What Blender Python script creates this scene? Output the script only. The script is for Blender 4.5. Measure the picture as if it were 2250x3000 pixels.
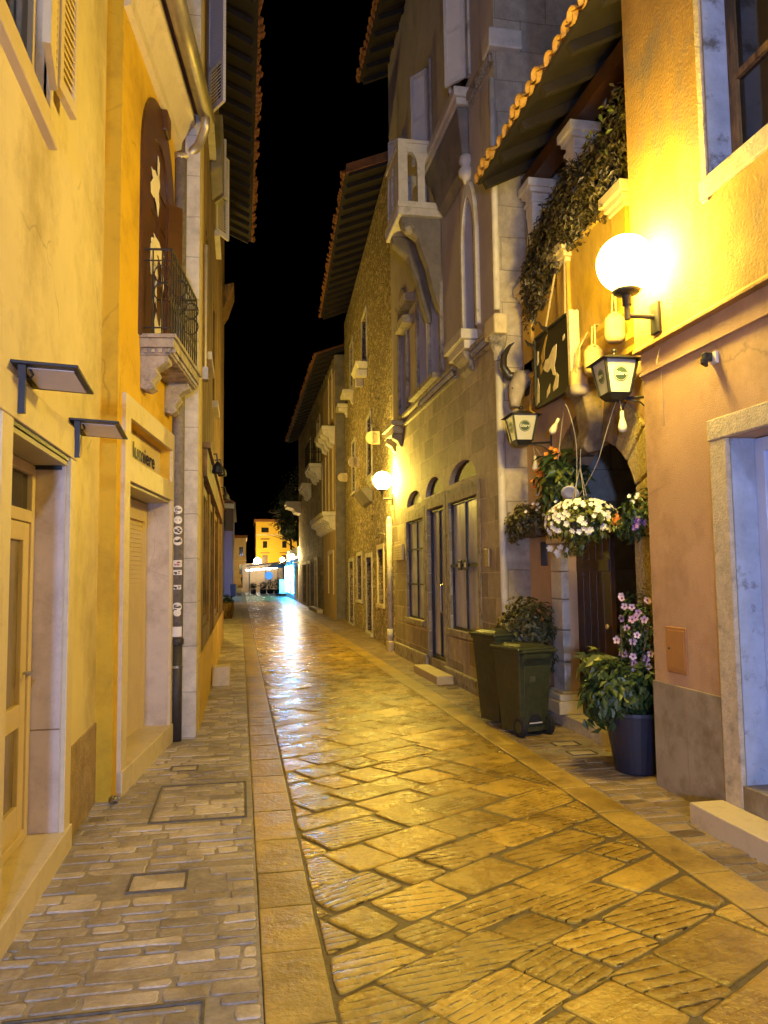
import bpy, math, random
from mathutils import Vector, Matrix
R_ = math.radians
rnd = random.Random(7)
for o in list(bpy.data.objects): bpy.data.objects.remove(o)
SC = bpy.context.scene
COL = SC.collection

# ------------------------------------------------------------------ camera, sky, exposure
F, EYE, PITCH, ROLL, YAW = 2250.0, 1.65, 4.6, 0.7, 10.6
p, r, y = R_(PITCH), R_(ROLL), R_(YAW)
fw = Vector((math.sin(y)*math.cos(p), math.cos(y)*math.cos(p), math.sin(p)))
rt = Vector((math.cos(y), -math.sin(y), 0)); up = rt.cross(fw)
rt2 = rt*math.cos(r) - up*math.sin(r); up2 = up*math.cos(r) + rt*math.sin(r)
cd = bpy.data.cameras.new('camera'); cam = bpy.data.objects.new('camera', cd); COL.objects.link(cam)
cd.sensor_fit = 'VERTICAL'; cd.sensor_height = 24; cd.sensor_width = 18; cd.lens = F/3000*24
cd.clip_start = 0.05; cd.clip_end = 1000
m3 = Matrix((rt2, up2, -fw)).transposed()
cam.matrix_world = Matrix.Translation((0, 0, EYE)) @ m3.to_4x4()
SC.camera = cam
W = bpy.data.worlds.new('World'); SC.world = W; W.use_nodes = True
wn = W.node_tree.nodes; bg = wn['Background']
sky = wn.new('ShaderNodeTexSky'); sky.sky_type = 'NISHITA'; sky.sun_disc = False
sky.sun_elevation = R_(-9); sky.sun_rotation = R_(120)
W.node_tree.links.new(sky.outputs[0], bg.inputs[0]); bg.inputs[1].default_value = 0.05
SC.view_settings.view_transform = 'Standard'; SC.view_settings.look = 'None'
SC.view_settings.exposure = -0.05; SC.view_settings.gamma = 1
SC.cycles.use_denoising = True
SC.cycles.max_bounces = 7; SC.cycles.diffuse_bounces = 4; SC.cycles.glossy_bounces = 3
SC.cycles.sample_clamp_indirect = 4.0; SC.cycles.caustics_reflective = False; SC.cycles.caustics_refractive = False
LAMP = (1.0, 0.71, 0.105); COOL = (0.30, 0.45, 1.0)
L_NEAR, L_FAR, L_BACK, L_COOL, L_END, L_FILL = 360.0, 520.0, 230.0, 2100.0, 600.0, 850.0

# ------------------------------------------------------------------ materials
def nodes(name):
    m = bpy.data.materials.new(name); m.use_nodes = True
    nt = m.node_tree; b = nt.nodes['Principled BSDF']
    return m, nt, b
def nd(nt, t, **k):
    n = nt.nodes.new(t)
    for a, v in k.items():
        if a[0] == '_': setattr(n, a[1:], v)
        else:
            key = int(a[1:]) if a[0] == 'i' and a[1:].isdigit() else a
            n.inputs[key].default_value = v
    return n
def lk(nt, a, b): nt.links.new(a, b)
def c4(c): return (c[0], c[1], c[2], 1)
def mul(c, f): return tuple(max(0, min(1, x*f)) for x in c)
def ramp(nt, fac, stops):
    r = nt.nodes.new('ShaderNodeValToRGB'); e = r.color_ramp.elements
    while len(e) < len(stops): e.new(0.5)
    for el, (p_, c) in zip(e, stops): el.position = p_; el.color = c4(c)
    lk(nt, fac, r.inputs[0]); return r
def math_(nt, op, a, b=None, c=None):
    n = nt.nodes.new('ShaderNodeMath'); n.operation = op
    for i, v in enumerate((a, b, c)):
        if v is None: continue
        if isinstance(v, (int, float)): n.inputs[i].default_value = v
        else: lk(nt, v, n.inputs[i])
    return n.outputs[0]
def mixc(nt, fac, a, b, mode='MIX'):
    n = nt.nodes.new('ShaderNodeMix'); n.data_type = 'RGBA'; n.blend_type = mode
    for s, v in ((0, fac), (6, a), (7, b)):
        if isinstance(v, (int, float)): n.inputs[s].default_value = v
        elif isinstance(v, tuple): n.inputs[s].default_value = c4(v)
        else: lk(nt, v, n.inputs[s])
    return n.outputs[2]
def bump(nt, b, h, strength, dist, prev=None):
    n = nt.nodes.new('ShaderNodeBump'); n.inputs['Strength'].default_value = strength
    n.inputs['Distance'].default_value = dist; lk(nt, h, n.inputs['Height'])
    if prev is not None: lk(nt, prev, n.inputs['Normal'])
    lk(nt, n.outputs[0], b.inputs['Normal']); return n.outputs[0]
def plain(name, col, rough=.7, var=.18, vs=4, bs=60, bst=.15, metal=0, spec=.5, dark=None, bd=.01, dmin=.55, dmax=.75, ds=1.5, streak=None, crack=0):
    m, nt, b = nodes(name)
    tc = nd(nt, 'ShaderNodeTexCoord').outputs['Object']
    n1 = nd(nt, 'ShaderNodeTexNoise', Scale=vs, Detail=6, Roughness=.65); lk(nt, tc, n1.inputs[0])
    cr = ramp(nt, n1.outputs[0], [(.3, mul(col, 1-var)), (.7, mul(col, 1+var))]).outputs[0]
    if dark is not None:
        mp = nd(nt, 'ShaderNodeMapping'); mp.inputs['Scale'].default_value = streak or (1, 1, 1); lk(nt, tc, mp.inputs[0])
        n3 = nd(nt, 'ShaderNodeTexNoise', Scale=ds, Detail=9, Roughness=.7); lk(nt, mp.outputs[0], n3.inputs[0])
        f = ramp(nt, n3.outputs[0], [(dmin, (0, 0, 0)), (dmax, (1, 1, 1))]).outputs[0]
        cr = mixc(nt, f, cr, dark)
    if crack:
        wv = nd(nt, 'ShaderNodeTexNoise', Scale=2.5, Detail=4); lk(nt, tc, wv.inputs[0])
        ad = nd(nt, 'ShaderNodeVectorMath', _operation='ADD'); lk(nt, tc, ad.inputs[0])
        scv = nd(nt, 'ShaderNodeVectorMath', _operation='SCALE'); lk(nt, wv.outputs['Color'], scv.inputs[0]); scv.inputs['Scale'].default_value = .3; lk(nt, scv.outputs[0], ad.inputs[1])
        vo_ = nd(nt, 'ShaderNodeTexVoronoi', Scale=crack, _feature='DISTANCE_TO_EDGE'); lk(nt, ad.outputs[0], vo_.inputs[0])
        nm = nd(nt, 'ShaderNodeTexNoise', Scale=1.1, Detail=2); lk(nt, tc, nm.inputs[0])
        fc = math_(nt, 'MULTIPLY', ramp(nt, vo_.outputs[0], [(.0, (1, 1, 1)), (.006, (0, 0, 0))]).outputs[0], ramp(nt, nm.outputs[0], [(.5, (0, 0, 0)), (.58, (.6, .6, .6))]).outputs[0])
        cr = mixc(nt, fc, cr, mul(col, .45))
        n5 = nd(nt, 'ShaderNodeTexNoise', Scale=.9, Detail=10, Roughness=.72); lk(nt, tc, n5.inputs[0])
        cr = mixc(nt, .8, cr, ramp(nt, n5.outputs[0], [(.36, (.62, .58, .5)), (.52, (1, 1, 1)), (.66, (1, 1, 1)), (.8, (.8, .78, .72))]).outputs[0], 'MULTIPLY')
    lk(nt, cr, b.inputs['Base Color'])
    b.inputs['Roughness'].default_value = rough; b.inputs['Metallic'].default_value = metal
    b.inputs['Specular IOR Level'].default_value = spec
    if bst:
        n2 = nd(nt, 'ShaderNodeTexNoise', Scale=bs, Detail=5, Roughness=.6); lk(nt, tc, n2.inputs[0])
        bump(nt, b, n2.outputs[0], bst, bd)
    return m
def ashlar(name, col, bw, bh, mortar=.6, var=.3, rough=.8, dark=None, bst=.5, off=.5, msize=.008):
    m, nt, b = nodes(name)
    tc = nd(nt, 'ShaderNodeTexCoord').outputs['Object']
    sp = nd(nt, 'ShaderNodeSeparateXYZ'); lk(nt, tc, sp.inputs[0])
    s = math_(nt, 'ADD', sp.outputs[0], sp.outputs[1])
    wn_ = nd(nt, 'ShaderNodeTexNoise', Scale=2.2, Detail=2); lk(nt, tc, wn_.inputs[0])
    wob = math_(nt, 'MULTIPLY', math_(nt, 'SUBTRACT', wn_.outputs[0], .5), .05)
    cb = nd(nt, 'ShaderNodeCombineXYZ'); lk(nt, math_(nt, 'ADD', s, wob), cb.inputs[0]); lk(nt, math_(nt, 'ADD', sp.outputs[2], wob), cb.inputs[1])
    br = nd(nt, 'ShaderNodeTexBrick', _offset=off); lk(nt, cb.outputs[0], br.inputs[0])
    br.inputs['Scale'].default_value = 1; br.inputs['Brick Width'].default_value = bw; br.inputs['Row Height'].default_value = bh
    br.inputs['Mortar Size'].default_value = msize; br.inputs['Mortar Smooth'].default_value = .3
    br.inputs['Color1'].default_value = c4(mul(col, 1-var*.7)); br.inputs['Color2'].default_value = c4(mul(col, 1+var*.6)); br.inputs['Mortar'].default_value = c4(mul(col, mortar))
    n1 = nd(nt, 'ShaderNodeTexNoise', Scale=7, Detail=8, Roughness=.7); lk(nt, tc, n1.inputs[0])
    cc = mixc(nt, .75, br.outputs[0], ramp(nt, n1.outputs[0], [(.25, (.45, .42, .4)), (.65, (1, 1, 1))]).outputs[0], 'MULTIPLY')
    if dark is not None:
        mp = nd(nt, 'ShaderNodeMapping'); mp.inputs['Scale'].default_value = (1.2, 1.2, .45); lk(nt, tc, mp.inputs[0])
        n3 = nd(nt, 'ShaderNodeTexNoise', Scale=1.6, Detail=9, Roughness=.75); lk(nt, mp.outputs[0], n3.inputs[0])
        cc = mixc(nt, ramp(nt, n3.outputs[0], [(.5, (0, 0, 0)), (.72, (.8, .8, .8))]).outputs[0], cc, dark)
    lk(nt, cc, b.inputs['Base Color']); b.inputs['Roughness'].default_value = rough
    n2 = nd(nt, 'ShaderNodeTexNoise', Scale=28, Detail=6, Roughness=.65); lk(nt, tc, n2.inputs[0])
    h = math_(nt, 'ADD', math_(nt, 'MULTIPLY', br.outputs['Fac'], -1.0), math_(nt, 'MULTIPLY', n2.outputs[0], .8))
    bump(nt, b, h, bst, .02)
    return m
def rubble(name, col, scale=4.5, dark=(.1, .08, .06)):
    m, nt, b = nodes(name)
    tc = nd(nt, 'ShaderNodeTexCoord').outputs['Object']
    mp = nd(nt, 'ShaderNodeMapping'); mp.inputs['Scale'].default_value = (1, 1, 1.9); lk(nt, tc, mp.inputs[0])
    v = nd(nt, 'ShaderNodeTexVoronoi', Scale=scale, Randomness=.9); lk(nt, mp.outputs[0], v.inputs[0])
    e = nd(nt, 'ShaderNodeTexVoronoi', Scale=scale, Randomness=.9, _feature='DISTANCE_TO_EDGE'); lk(nt, mp.outputs[0], e.inputs[0])
    f = ramp(nt, e.outputs[0], [(0.01, (0, 0, 0)), (.09, (1, 1, 1))]).outputs[0]
    hs = nd(nt, 'ShaderNodeSeparateColor'); lk(nt, v.outputs['Color'], hs.inputs[0])
    cv = ramp(nt, hs.outputs[0], [(0, mul(col, .55)), (1, mul(col, 1.35))]).outputs[0]
    n1 = nd(nt, 'ShaderNodeTexNoise', Scale=14, Detail=7, Roughness=.7); lk(nt, tc, n1.inputs[0])
    cv = mixc(nt, .6, cv, ramp(nt, n1.outputs[0], [(.3, (.5, .47, .43)), (.65, (1, 1, 1))]).outputs[0], 'MULTIPLY')
    lk(nt, mixc(nt, f, dark, cv), b.inputs['Base Color']); b.inputs['Roughness'].default_value = .9
    h = math_(nt, 'ADD', f, math_(nt, 'MULTIPLY', n1.outputs[0], .9))
    bump(nt, b, h, .8, .035)
    return m
def emit(name, col, s):
    m, nt, b = nodes(name)
    b.inputs['Base Color'].default_value = (.8, .8, .8, 1); b.inputs['Emission Color'].default_value = c4(col); b.inputs['Emission Strength'].default_value = s
    return m
def paving(name, col, joint, groove=1.0, rough=.3, wetlo=.16, wethi=.42, var=.3, gscale=22.0):
    m, nt, b = nodes(name)
    tc = nd(nt, 'ShaderNodeTexCoord').outputs['Object']
    at = nd(nt, 'ShaderNodeAttribute', _attribute_name='rnd'); sp = nd(nt, 'ShaderNodeSeparateColor'); lk(nt, at.outputs['Color'], sp.inputs[0])
    # r tone, g groove angle 0..1, b groove strength
    n1 = nd(nt, 'ShaderNodeTexNoise', Scale=3.2, Detail=8, Roughness=.7); lk(nt, tc, n1.inputs[0])
    n2 = nd(nt, 'ShaderNodeTexNoise', Scale=38, Detail=5, Roughness=.65); lk(nt, tc, n2.inputs[0])
    n4 = nd(nt, 'ShaderNodeTexNoise', Scale=9, Detail=5, Roughness=.6); lk(nt, tc, n4.inputs[0])
    t = ramp(nt, sp.outputs[0], [(0, mul(col, 1-var)), (.6, col), (1, mul(col, 1+var))]).outputs[0]
    t = mixc(nt, .8, t, ramp(nt, n1.outputs[0], [(.3, (.5, .47, .42)), (.62, (1, 1, 1))]).outputs[0], 'MULTIPLY')
    t = mixc(nt, .5, t, ramp(nt, n2.outputs[0], [(.3, (.55, .52, .48)), (.6, (1, 1, 1))]).outputs[0], 'MULTIPLY')
    n6 = nd(nt, 'ShaderNodeTexNoise', Scale=1.3, Detail=7, Roughness=.68); lk(nt, tc, n6.inputs[0])
    t = mixc(nt, .75, t, ramp(nt, n6.outputs[0], [(.36, (.42, .38, .32)), (.56, (1, 1, 1))]).outputs[0], 'MULTIPLY')
    ang = math_(nt, 'MULTIPLY', sp.outputs[1], 3.14159)
    xs = nd(nt, 'ShaderNodeSeparateXYZ'); lk(nt, tc, xs.inputs[0])
    sn, cs = math_(nt, 'SINE', ang), math_(nt, 'COSINE', ang)
    along = math_(nt, 'ADD', math_(nt, 'MULTIPLY', xs.outputs[0], cs), math_(nt, 'MULTIPLY', xs.outputs[1], sn))
    perp = math_(nt, 'SUBTRACT', math_(nt, 'MULTIPLY', xs.outputs[1], cs), math_(nt, 'MULTIPLY', xs.outputs[0], sn))
    wob = math_(nt, 'MULTIPLY', math_(nt, 'SUBTRACT', n4.outputs[0], .5), .018)
    fr = math_(nt, 'FRACT', math_(nt, 'MULTIPLY', math_(nt, 'ADD', perp, wob), math_(nt, 'MULTIPLY', math_(nt, 'ADD', math_(nt, 'FRACT', math_(nt, 'MULTIPLY', sp.outputs[0], 7.3)), 1.1), gscale*.68)))
    d = math_(nt, 'ABSOLUTE', math_(nt, 'SUBTRACT', fr, .5))
    line = ramp(nt, d, [(.03, (1, 1, 1)), (.11, (0, 0, 0))]).outputs[0]
    cb = nd(nt, 'ShaderNodeCombineXYZ'); lk(nt, math_(nt, 'MULTIPLY', along, 14), cb.inputs[0]); lk(nt, math_(nt, 'MULTIPLY', perp, 40), cb.inputs[1])
    n3 = nd(nt, 'ShaderNodeTexNoise', Scale=1, Detail=3, Roughness=.6); lk(nt, cb.outputs[0], n3.inputs[0])
    dash = ramp(nt, n3.outputs[0], [(.46, (0, 0, 0)), (.53, (1, 1, 1))]).outputs[0]
    g = math_(nt, 'MULTIPLY', math_(nt, 'MULTIPLY', line, dash), math_(nt, 'MULTIPLY', sp.outputs[2], groove))
    t = mixc(nt, math_(nt, 'MULTIPLY', g, .95), t, mul(joint, .5))
    lk(nt, t, b.inputs['Base Color'])
    rr = ramp(nt, n1.outputs[0], [(.35, (wetlo,)*3), (.65, (wethi,)*3)]).outputs[0]
    lk(nt, rr, b.inputs['Roughness']); b.inputs['Specular IOR Level'].default_value = .6
    h = math_(nt, 'ADD', math_(nt, 'MULTIPLY', n4.outputs[0], 1.0), math_(nt, 'MULTIPLY', n2.outputs[0], .35))
    pil = math_(nt, 'MULTIPLY', math_(nt, 'SUBTRACT', 1.0, math_(nt, 'POWER', math_(nt, 'SUBTRACT', 1.0, math_(nt, 'MULTIPLY', d, 2.0)), 2.0)), math_(nt, 'MULTIPLY', sp.outputs[2], groove*.24))
    h = math_(nt, 'ADD', h, pil)
    h = math_(nt, 'SUBTRACT', h, math_(nt, 'MULTIPLY', g, .9))
    bump(nt, b, h, .85, .015)
    return m
def leafmat(name, c1, c2, rough=.45):
    m, nt, b = nodes(name)
    tc = nd(nt, 'ShaderNodeTexCoord').outputs['Object']
    at = nd(nt, 'ShaderNodeAttribute', _attribute_name='rnd'); sp = nd(nt, 'ShaderNodeSeparateColor'); lk(nt, at.outputs['Color'], sp.inputs[0])
    lk(nt, ramp(nt, sp.outputs[0], [(0, c1), (1, c2)]).outputs[0], b.inputs['Base Color'])
    b.inputs['Roughness'].default_value = rough
    return m
def louvremat(name, col, freq, rough=.6):
    m, nt, b = nodes(name)
    tc = nd(nt, 'ShaderNodeTexCoord').outputs['Object']
    xs = nd(nt, 'ShaderNodeSeparateXYZ'); lk(nt, tc, xs.inputs[0])
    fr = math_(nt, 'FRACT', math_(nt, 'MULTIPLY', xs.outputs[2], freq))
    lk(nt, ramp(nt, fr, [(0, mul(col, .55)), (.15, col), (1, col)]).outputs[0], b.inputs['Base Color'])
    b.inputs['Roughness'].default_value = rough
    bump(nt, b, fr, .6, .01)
    return m

MT = {}
MT['pale'] = plain('pale_plaster', (.68, .56, .34), .75, .08, 1.2, 90, .12, dark=(.50, .40, .17), dmin=.52, dmax=.75, ds=.8, crack=.6)
MT['yellow'] = plain('yellow_plaster', (.66, .40, .012), .75, .07, 1.5, 90, .1, crack=.7)
MT['cream'] = plain('cream_stone', (.66, .54, .32), .6, .12, 4, 60, .25, dark=(.40, .31, .18), dmin=.5, dmax=.75, ds=4)
MT['creamdark'] = plain('rough_dado_plaster', (.36, .25, .13), .9, .3, 6, 35, .9, bd=.03, dark=(.2, .13, .06))
MT['white'] = plain('white_stone', (.62, .56, .46), .65, .15, 6, 70, .25, dark=(.2, .16, .12), dmin=.58, dmax=.8, ds=5)
MT['orange'] = plain('orange_plaster', (.50, .315, .185), .85, .10, 1.6, 110, .55, bd=.012, dark=(.36, .21, .10), dmin=.5, dmax=.75, ds=1.1, crack=.9)
MT['orangeup'] = plain('stained_orange_plaster', (.42, .24, .055), .88, .16, 2.5, 40, .45, bd=.02, dark=(.27, .19, .10), dmin=.5, dmax=.62, ds=2.2, streak=(1, 1, .5), crack=1.2)
MT['dado'] = plain('grey_stone_dado', (.33, .28, .21), .6, .18, 2, 80, .2, dark=(.18, .14, .08), dmin=.46, dmax=.66, ds=2.6, crack=1.5)
MT['lintel'] = plain('pitted_stone', (.55, .46, .32), .85, .25, 14, 55, .8, bd=.02, dark=(.22, .18, .14), dmin=.58, dmax=.72, ds=6)
MT['reveal'] = plain('flaking_grey_cool_reveal', (.36, .41, .50), .8, .2, 5, 40, .4, dark=(.12, .12, .13), dmin=.55, dmax=.66, ds=3.5)  # flaking grey, shifted bluer to carry the cool light's tint
MT['blockb'] = plain('smooth_stone', (.54, .49, .41), .7, .2, 4, 60, .35, dark=(.15, .13, .1), dmin=.55, dmax=.75, ds=3)
MT['tavern'] = plain('ochre_plaster', (.58, .36, .05), .85, .16, 2, 60, .3, dark=(.30, .19, .05), dmin=.5, dmax=.7, ds=2, streak=(1, 1, .4))
MT['tavlow'] = plain('peach_plaster', (.52, .345, .19), .85, .12, 2, 60, .25)
MT['rustic'] = plain('rusticated_stone', (.46, .36, .16), .9, .35, 30, 38, 1.0, bd=.04, dark=(.08, .06, .03), dmin=.58, dmax=.66, ds=38)
MT['vous'] = plain('shaded_arch_stone', (.20, .145, .085), .85, .3, 8, 40, .5, dark=(.09, .065, .045), dmin=.45, dmax=.65, ds=9)  # dark brown puts the arch's shade into the stone colour
MT['ashlar'] = ashlar('warm_ashlar', (.47, .39, .29), .62, .33, 1.5, .5, dark=(.17, .13, .09), msize=.009, bst=.7)
MT['ashlar2'] = ashlar('quoin_ashlar', (.50, .42, .30), .7, .42, .6, .2, dark=(.22, .19, .17))
MT['quoin'] = ashlar('white_quoin_blocks', (.66, .58, .48), 3.0, .46, .55, .12, msize=.006, bst=.3)
MT['gothic'] = plain('stained_mauve_plaster', (.50, .44, .40), .9, .14, 1.5, 50, .3, dark=(.085, .065, .055), dmin=.55, dmax=.75, ds=1.3, streak=(1.4, 1.4, .3))
MT['oldwall'] = plain('dark_streaked_plaster', (.26, .16, .06), .9, .3, 2.5, 40, .5, dark=(.06, .035, .015), dmin=.42, dmax=.62, ds=2.2, streak=(1.6, 1.6, .25))
MT['rubble'] = rubble('rubble_stone', (.52, .40, .25), 5.6)
MT['rubble2'] = ashlar('coursed_stone', (.46, .37, .2), .42, .2, .5, .45, dark=(.12, .1, .07), bst=.8)
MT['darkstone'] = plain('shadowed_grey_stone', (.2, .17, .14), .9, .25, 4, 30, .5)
MT['carved'] = plain('carved_stone', (.36, .31, .24), .85, .3, 9, 45, .6, dark=(.09, .08, .07), dmin=.52, dmax=.68, ds=6)
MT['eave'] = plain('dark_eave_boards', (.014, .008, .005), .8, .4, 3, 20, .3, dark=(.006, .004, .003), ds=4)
MT['tile'] = plain('terracotta_tile', (.46, .25, .06), .8, .3, 6, 50, .3, dark=(.2, .1, .05), ds=5)
MT['tiledim'] = plain('old_roof_tile', (.20, .075, .02), .85, .3, 6, 50, .3, dark=(.08, .05, .03), ds=5)
MT['brownwood'] = plain('brown_painted_wood', (.075, .028, .006), .4, .25, 6, 30, .2, bd=.006)
MT['tavdoor'] = plain('very_dark_brown_door', (.034, .013, .005), .45, .4, 6, 30, .2)
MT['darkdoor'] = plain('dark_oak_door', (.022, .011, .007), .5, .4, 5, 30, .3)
MT['shopwood'] = plain('weathered_shop_timber', (.22, .12, .035), .7, .5, 5, 25, .6, dark=(.05, .03, .012), dmin=.45, dmax=.6, ds=4, streak=(3, 3, .3))
MT['peel'] = plain('bare_peeled_patch', (.78, .68, .52), .8, .05, 6, 60, .1)
MT['black'] = plain('black_metal', (.012, .012, .014), .45, .3, 20, 80, .1, spec=.5)
MT['iron'] = plain('wrought_iron', (.02, .017, .014), .6, .3, 20, 80, .2)
MT['rim'] = plain('worn_iron_rim', (.11, .09, .06), .6, .4, 20, 80, .3)
MT['steel'] = plain('steel', (.5, .48, .45), .3, .1, 10, 80, .05, metal=1)
MT['gutter'] = plain('weathered_gutter_metal', (.42, .36, .25), .42, .2, 6, 50, .2, metal=.7)
MT['pipe'] = plain('grey_painted_pipe', (.20, .17, .14), .75, .3, 25, 70, .6, dark=(.1, .085, .07), ds=8)
MT['pipedark'] = plain('dark_pipe_foot', (.035, .03, .028), .6, .2, 20, 60, .2)
MT['sticker'] = plain('paper_sticker', (.75, .7, .66), .6, .08, 30, 60, .02)
MT['ink'] = plain('black_ink', (.02, .018, .02), .6, .1, 30, 60, 0)
MT['redink'] = plain('red_print', (.35, .06, .08), .6, .3, 60, 60, 0)
MT['doorpaint'] = plain('cream_door_paint', (.66, .52, .28), .45, .05, 5, 60, .05)
MT['rollgrey'] = plain('soffit_panel', (.4, .36, .25), .6, .1, 5, 60, .05)
MT['cooldoor'] = plain('cool_tinted_door', (.48, .56, .76), .5, .06, 4, 60, .05)  # blue of the cool light is mixed into the door's base colour
MT['lav'] = louvremat('white_louvred_shutter', (.62, .56, .52), 22)
MT['whitepaint'] = plain('white_paint', (.68, .62, .56), .55, .06, 4, 60, .05)
MT['jamb'] = plain('rose_plaster_reveal', (.58, .48, .38), .75, .1, 3, 60, .15, dark=(.40, .31, .23), dmin=.52, dmax=.72, ds=2.5, crack=1.2)
MT['greyshut'] = plain('grey_blue_shutter', (.50, .50, .58), .7, .25, 4, 40, .2, streak=(1, 1, .3), dark=(.2, .19, .22), ds=3)
MT['lanpanel'] = plain('milky_lantern_pane', (.44, .425, .41), .4, .03, 5, 60, 0)
MT['logo'] = plain('dark_green_badge', (.03, .06, .045), .5, .1, 20, 60, 0)
MT['logowhite'] = plain('badge_white', (.6, .6, .55), .5, .05, 20, 60, 0)
MT['binp'] = plain('olive_green_plastic', (.040, .044, .02), .38, .3, 14, 120, .12, dark=(.075, .07, .04), dmin=.56, dmax=.74, ds=9, streak=(4, 4, .7))
MT['binscuff'] = plain('faded_sticker', (.07, .07, .035), .6, .5, 60, 60, .1)
MT['rubber'] = plain('black_rubber', (.012, .012, .012), .8, .2, 20, 60, .1)
MT['potblue'] = plain('dark_blue_plastic_pot', (.013, .015, .030), .5, .15, 6, 60, .08)
MT['clay'] = plain('clay_jug', (.5, .36, .16), .8, .2, 10, 60, .3)
MT['rope'] = plain('rope', (.42, .33, .16), .9, .2, 30, 90, .2)
MT['cable'] = plain('white_cable', (.34, .30, .23), .6, .1, 30, 90, 0)
MT['bulb'] = plain('frosted_bulb', (.75, .7, .55), .25, .03, 30, 90, 0)
MT['horn'] = plain('dark_horn', (.03, .024, .02), .4, .4, 12, 50, .3)
MT['skull'] = plain('grey_mask', (.34, .28, .22), .8, .25, 9, 50, .4)
MT['cowwhite'] = plain('cream_paint', (.7, .58, .34), .6, .2, 12, 50, .1)
MT['cowblack'] = plain('black_brown_paint', (.010, .006, .005), .5, .3, 12, 50, .1)
MT['cowbrown'] = plain('ochre_paint', (.4, .24, .05), .6, .3, 12, 50, .1)
MT['hatch'] = plain('brown_orange_hatch', (.42, .2, .06), .6, .1, 4, 60, .1)
MT['sign'] = plain('dark_blue_enamel', (.02, .025, .06), .35, .1, 10, 60, 0)
MT['brass'] = plain('brass_plate', (.55, .42, .18), .45, .1, 20, 60, .05, metal=.4)
MT['mortar'] = plain('paving_mortar', (.29, .245, .18), .55, .3, 14, 60, .5)
MT['slab'] = paving('wet_carriageway_slabs', (.66, .425, .05), (.06, .035, .01), 1.0, wetlo=.15, wethi=.42, gscale=17.0)
MT['strip'] = paving('smooth_gutter_slabs', (.58, .39, .075), (.05, .035, .02), .0, wetlo=.28, wethi=.5, var=.15)
MT['sett'] = paving('worn_pavement_setts', (.58, .485, .34), (.1, .08, .06), .15, wetlo=.35, wethi=.6, var=.3)
MT['settwarm'] = paving('golden_pavement_setts', (.42, .30, .15), (.1, .07, .04), .15, wetlo=.3, wethi=.55, var=.35)
MT['joint'] = plain('street_joint_mortar', (.115, .078, .03), .5, .35, 14, 60, .5)
MT['ground'] = plain('wet_bedding', (.075, .06, .042), .5, .3, 8, 40, .5)
MT['leaf'] = leafmat('green_leaf', (.010, .028, .007), (.05, .085, .02))
MT['leafdull'] = leafmat('dull_climber_leaf', (.012, .010, .005), (.075, .055, .024), .5)
MT['leafolive'] = leafmat('olive_bush_leaf', (.025, .026, .006), (.13, .11, .03), .5)
MT['leafy'] = leafmat('yellow_green_leaf', (.04, .06, .008), (.20, .20, .03))
MT['leafd'] = leafmat('dark_tree_leaf', (.005, .012, .006), (.02, .035, .015), .6)
MT['petw'] = leafmat('white_petal', (.6, .56, .52), (.82, .8, .76), .6)
MT['petp'] = leafmat('pink_petal', (.52, .30, .40), (.75, .58, .64), .6)
MT['peto'] = leafmat('orange_petal', (.5, .1, .01), (.7, .28, .02), .6)
MT['petv'] = leafmat('violet_petal', (.16, .06, .4), (.3, .15, .55), .6)
MT['petc'] = plain('dark_flower_eye', (.12, .02, .1), .6, .1, 10, 60, 0)
MT['stem'] = plain('woody_stem', (.08, .06, .03), .8, .2, 20, 60, .2)
MT['purple'] = plain('purple_house_plaster', (.30, .2, .28), .85, .1, 1, 30, .1)
MT['farpale'] = plain('far_pale_plaster', (.6, .42, .22), .85, .15, 1, 30, .1)
MT['faryel'] = plain('far_yellow_plaster', (.62, .4, .04), .85, .1, .6, 30, .1)
MT['skin'] = plain('skin', (.5, .3, .2), .6, .05, 10, 60, 0)
MT['cloth'] = plain('dark_cloth', (.015, .015, .02), .8, .2, 10, 60, 0)
MT['cloth2'] = plain('grey_cloth', (.2, .19, .18), .8, .2, 10, 60, 0)
MT['canvas'] = plain('awning_canvas', (.4, .33, .28), .8, .1, 4, 60, .05)
MT['whitewall'] = plain('white_shop_wall', (.7, .7, .7), .7, .05, 2, 60, .05)
MT['blueboard'] = emit('lit_blue_board', (.08, .35, 1.0), .9)
MT['bluesign'] = emit('lit_blue_sign', (.06, .3, .9), 1.2)
MT['globe'] = emit('lit_globe', LAMP, L_NEAR)
MT['globe2'] = emit('lit_globe_farther', LAMP, L_FAR)
MT['globe4'] = emit('added_globe_set_back', LAMP, L_FAR*1.25)
MT['globe3'] = emit('added_globe_behind', (1.0, .72, .16), L_BACK)
MT['cool'] = emit('low_fill_light', COOL, L_COOL)
MT['cool2'] = emit('cool_fill_light', (.58, .66, 1.0), L_FILL)
MT['tube'] = emit('cool_white_tube', (1.0, .93, .82), 45)
MT['cyan'] = emit('cyan_tube', (.06, .42, 1.0), 260)
MT['warmfar'] = emit('warm_far_lamp', (1.0, .7, .25), L_END)
def glass(name, col, rough):
    m, nt, b = nodes(name)
    tc = nd(nt, 'ShaderNodeTexCoord').outputs['Object']
    mp = nd(nt, 'ShaderNodeMapping'); mp.inputs['Scale'].default_value = (2, 2, .7); lk(nt, tc, mp.inputs[0])
    n = nd(nt, 'ShaderNodeTexNoise', Scale=2.2, Detail=5, Roughness=.6); lk(nt, mp.outputs[0], n.inputs[0])
    lk(nt, ramp(nt, n.outputs[0], [(.35, mul(col, .6)), (.6, col)]).outputs[0], b.inputs['Base Color'])
    b.inputs['Roughness'].default_value = rough; b.inputs['Specular IOR Level'].default_value = .8
    return m
MT['pane'] = glass('dusty_shop_glass', (.68, .70, .84), .3)
MT['paned'] = glass('dark_glass', (.02, .02, .024), .08)
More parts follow.
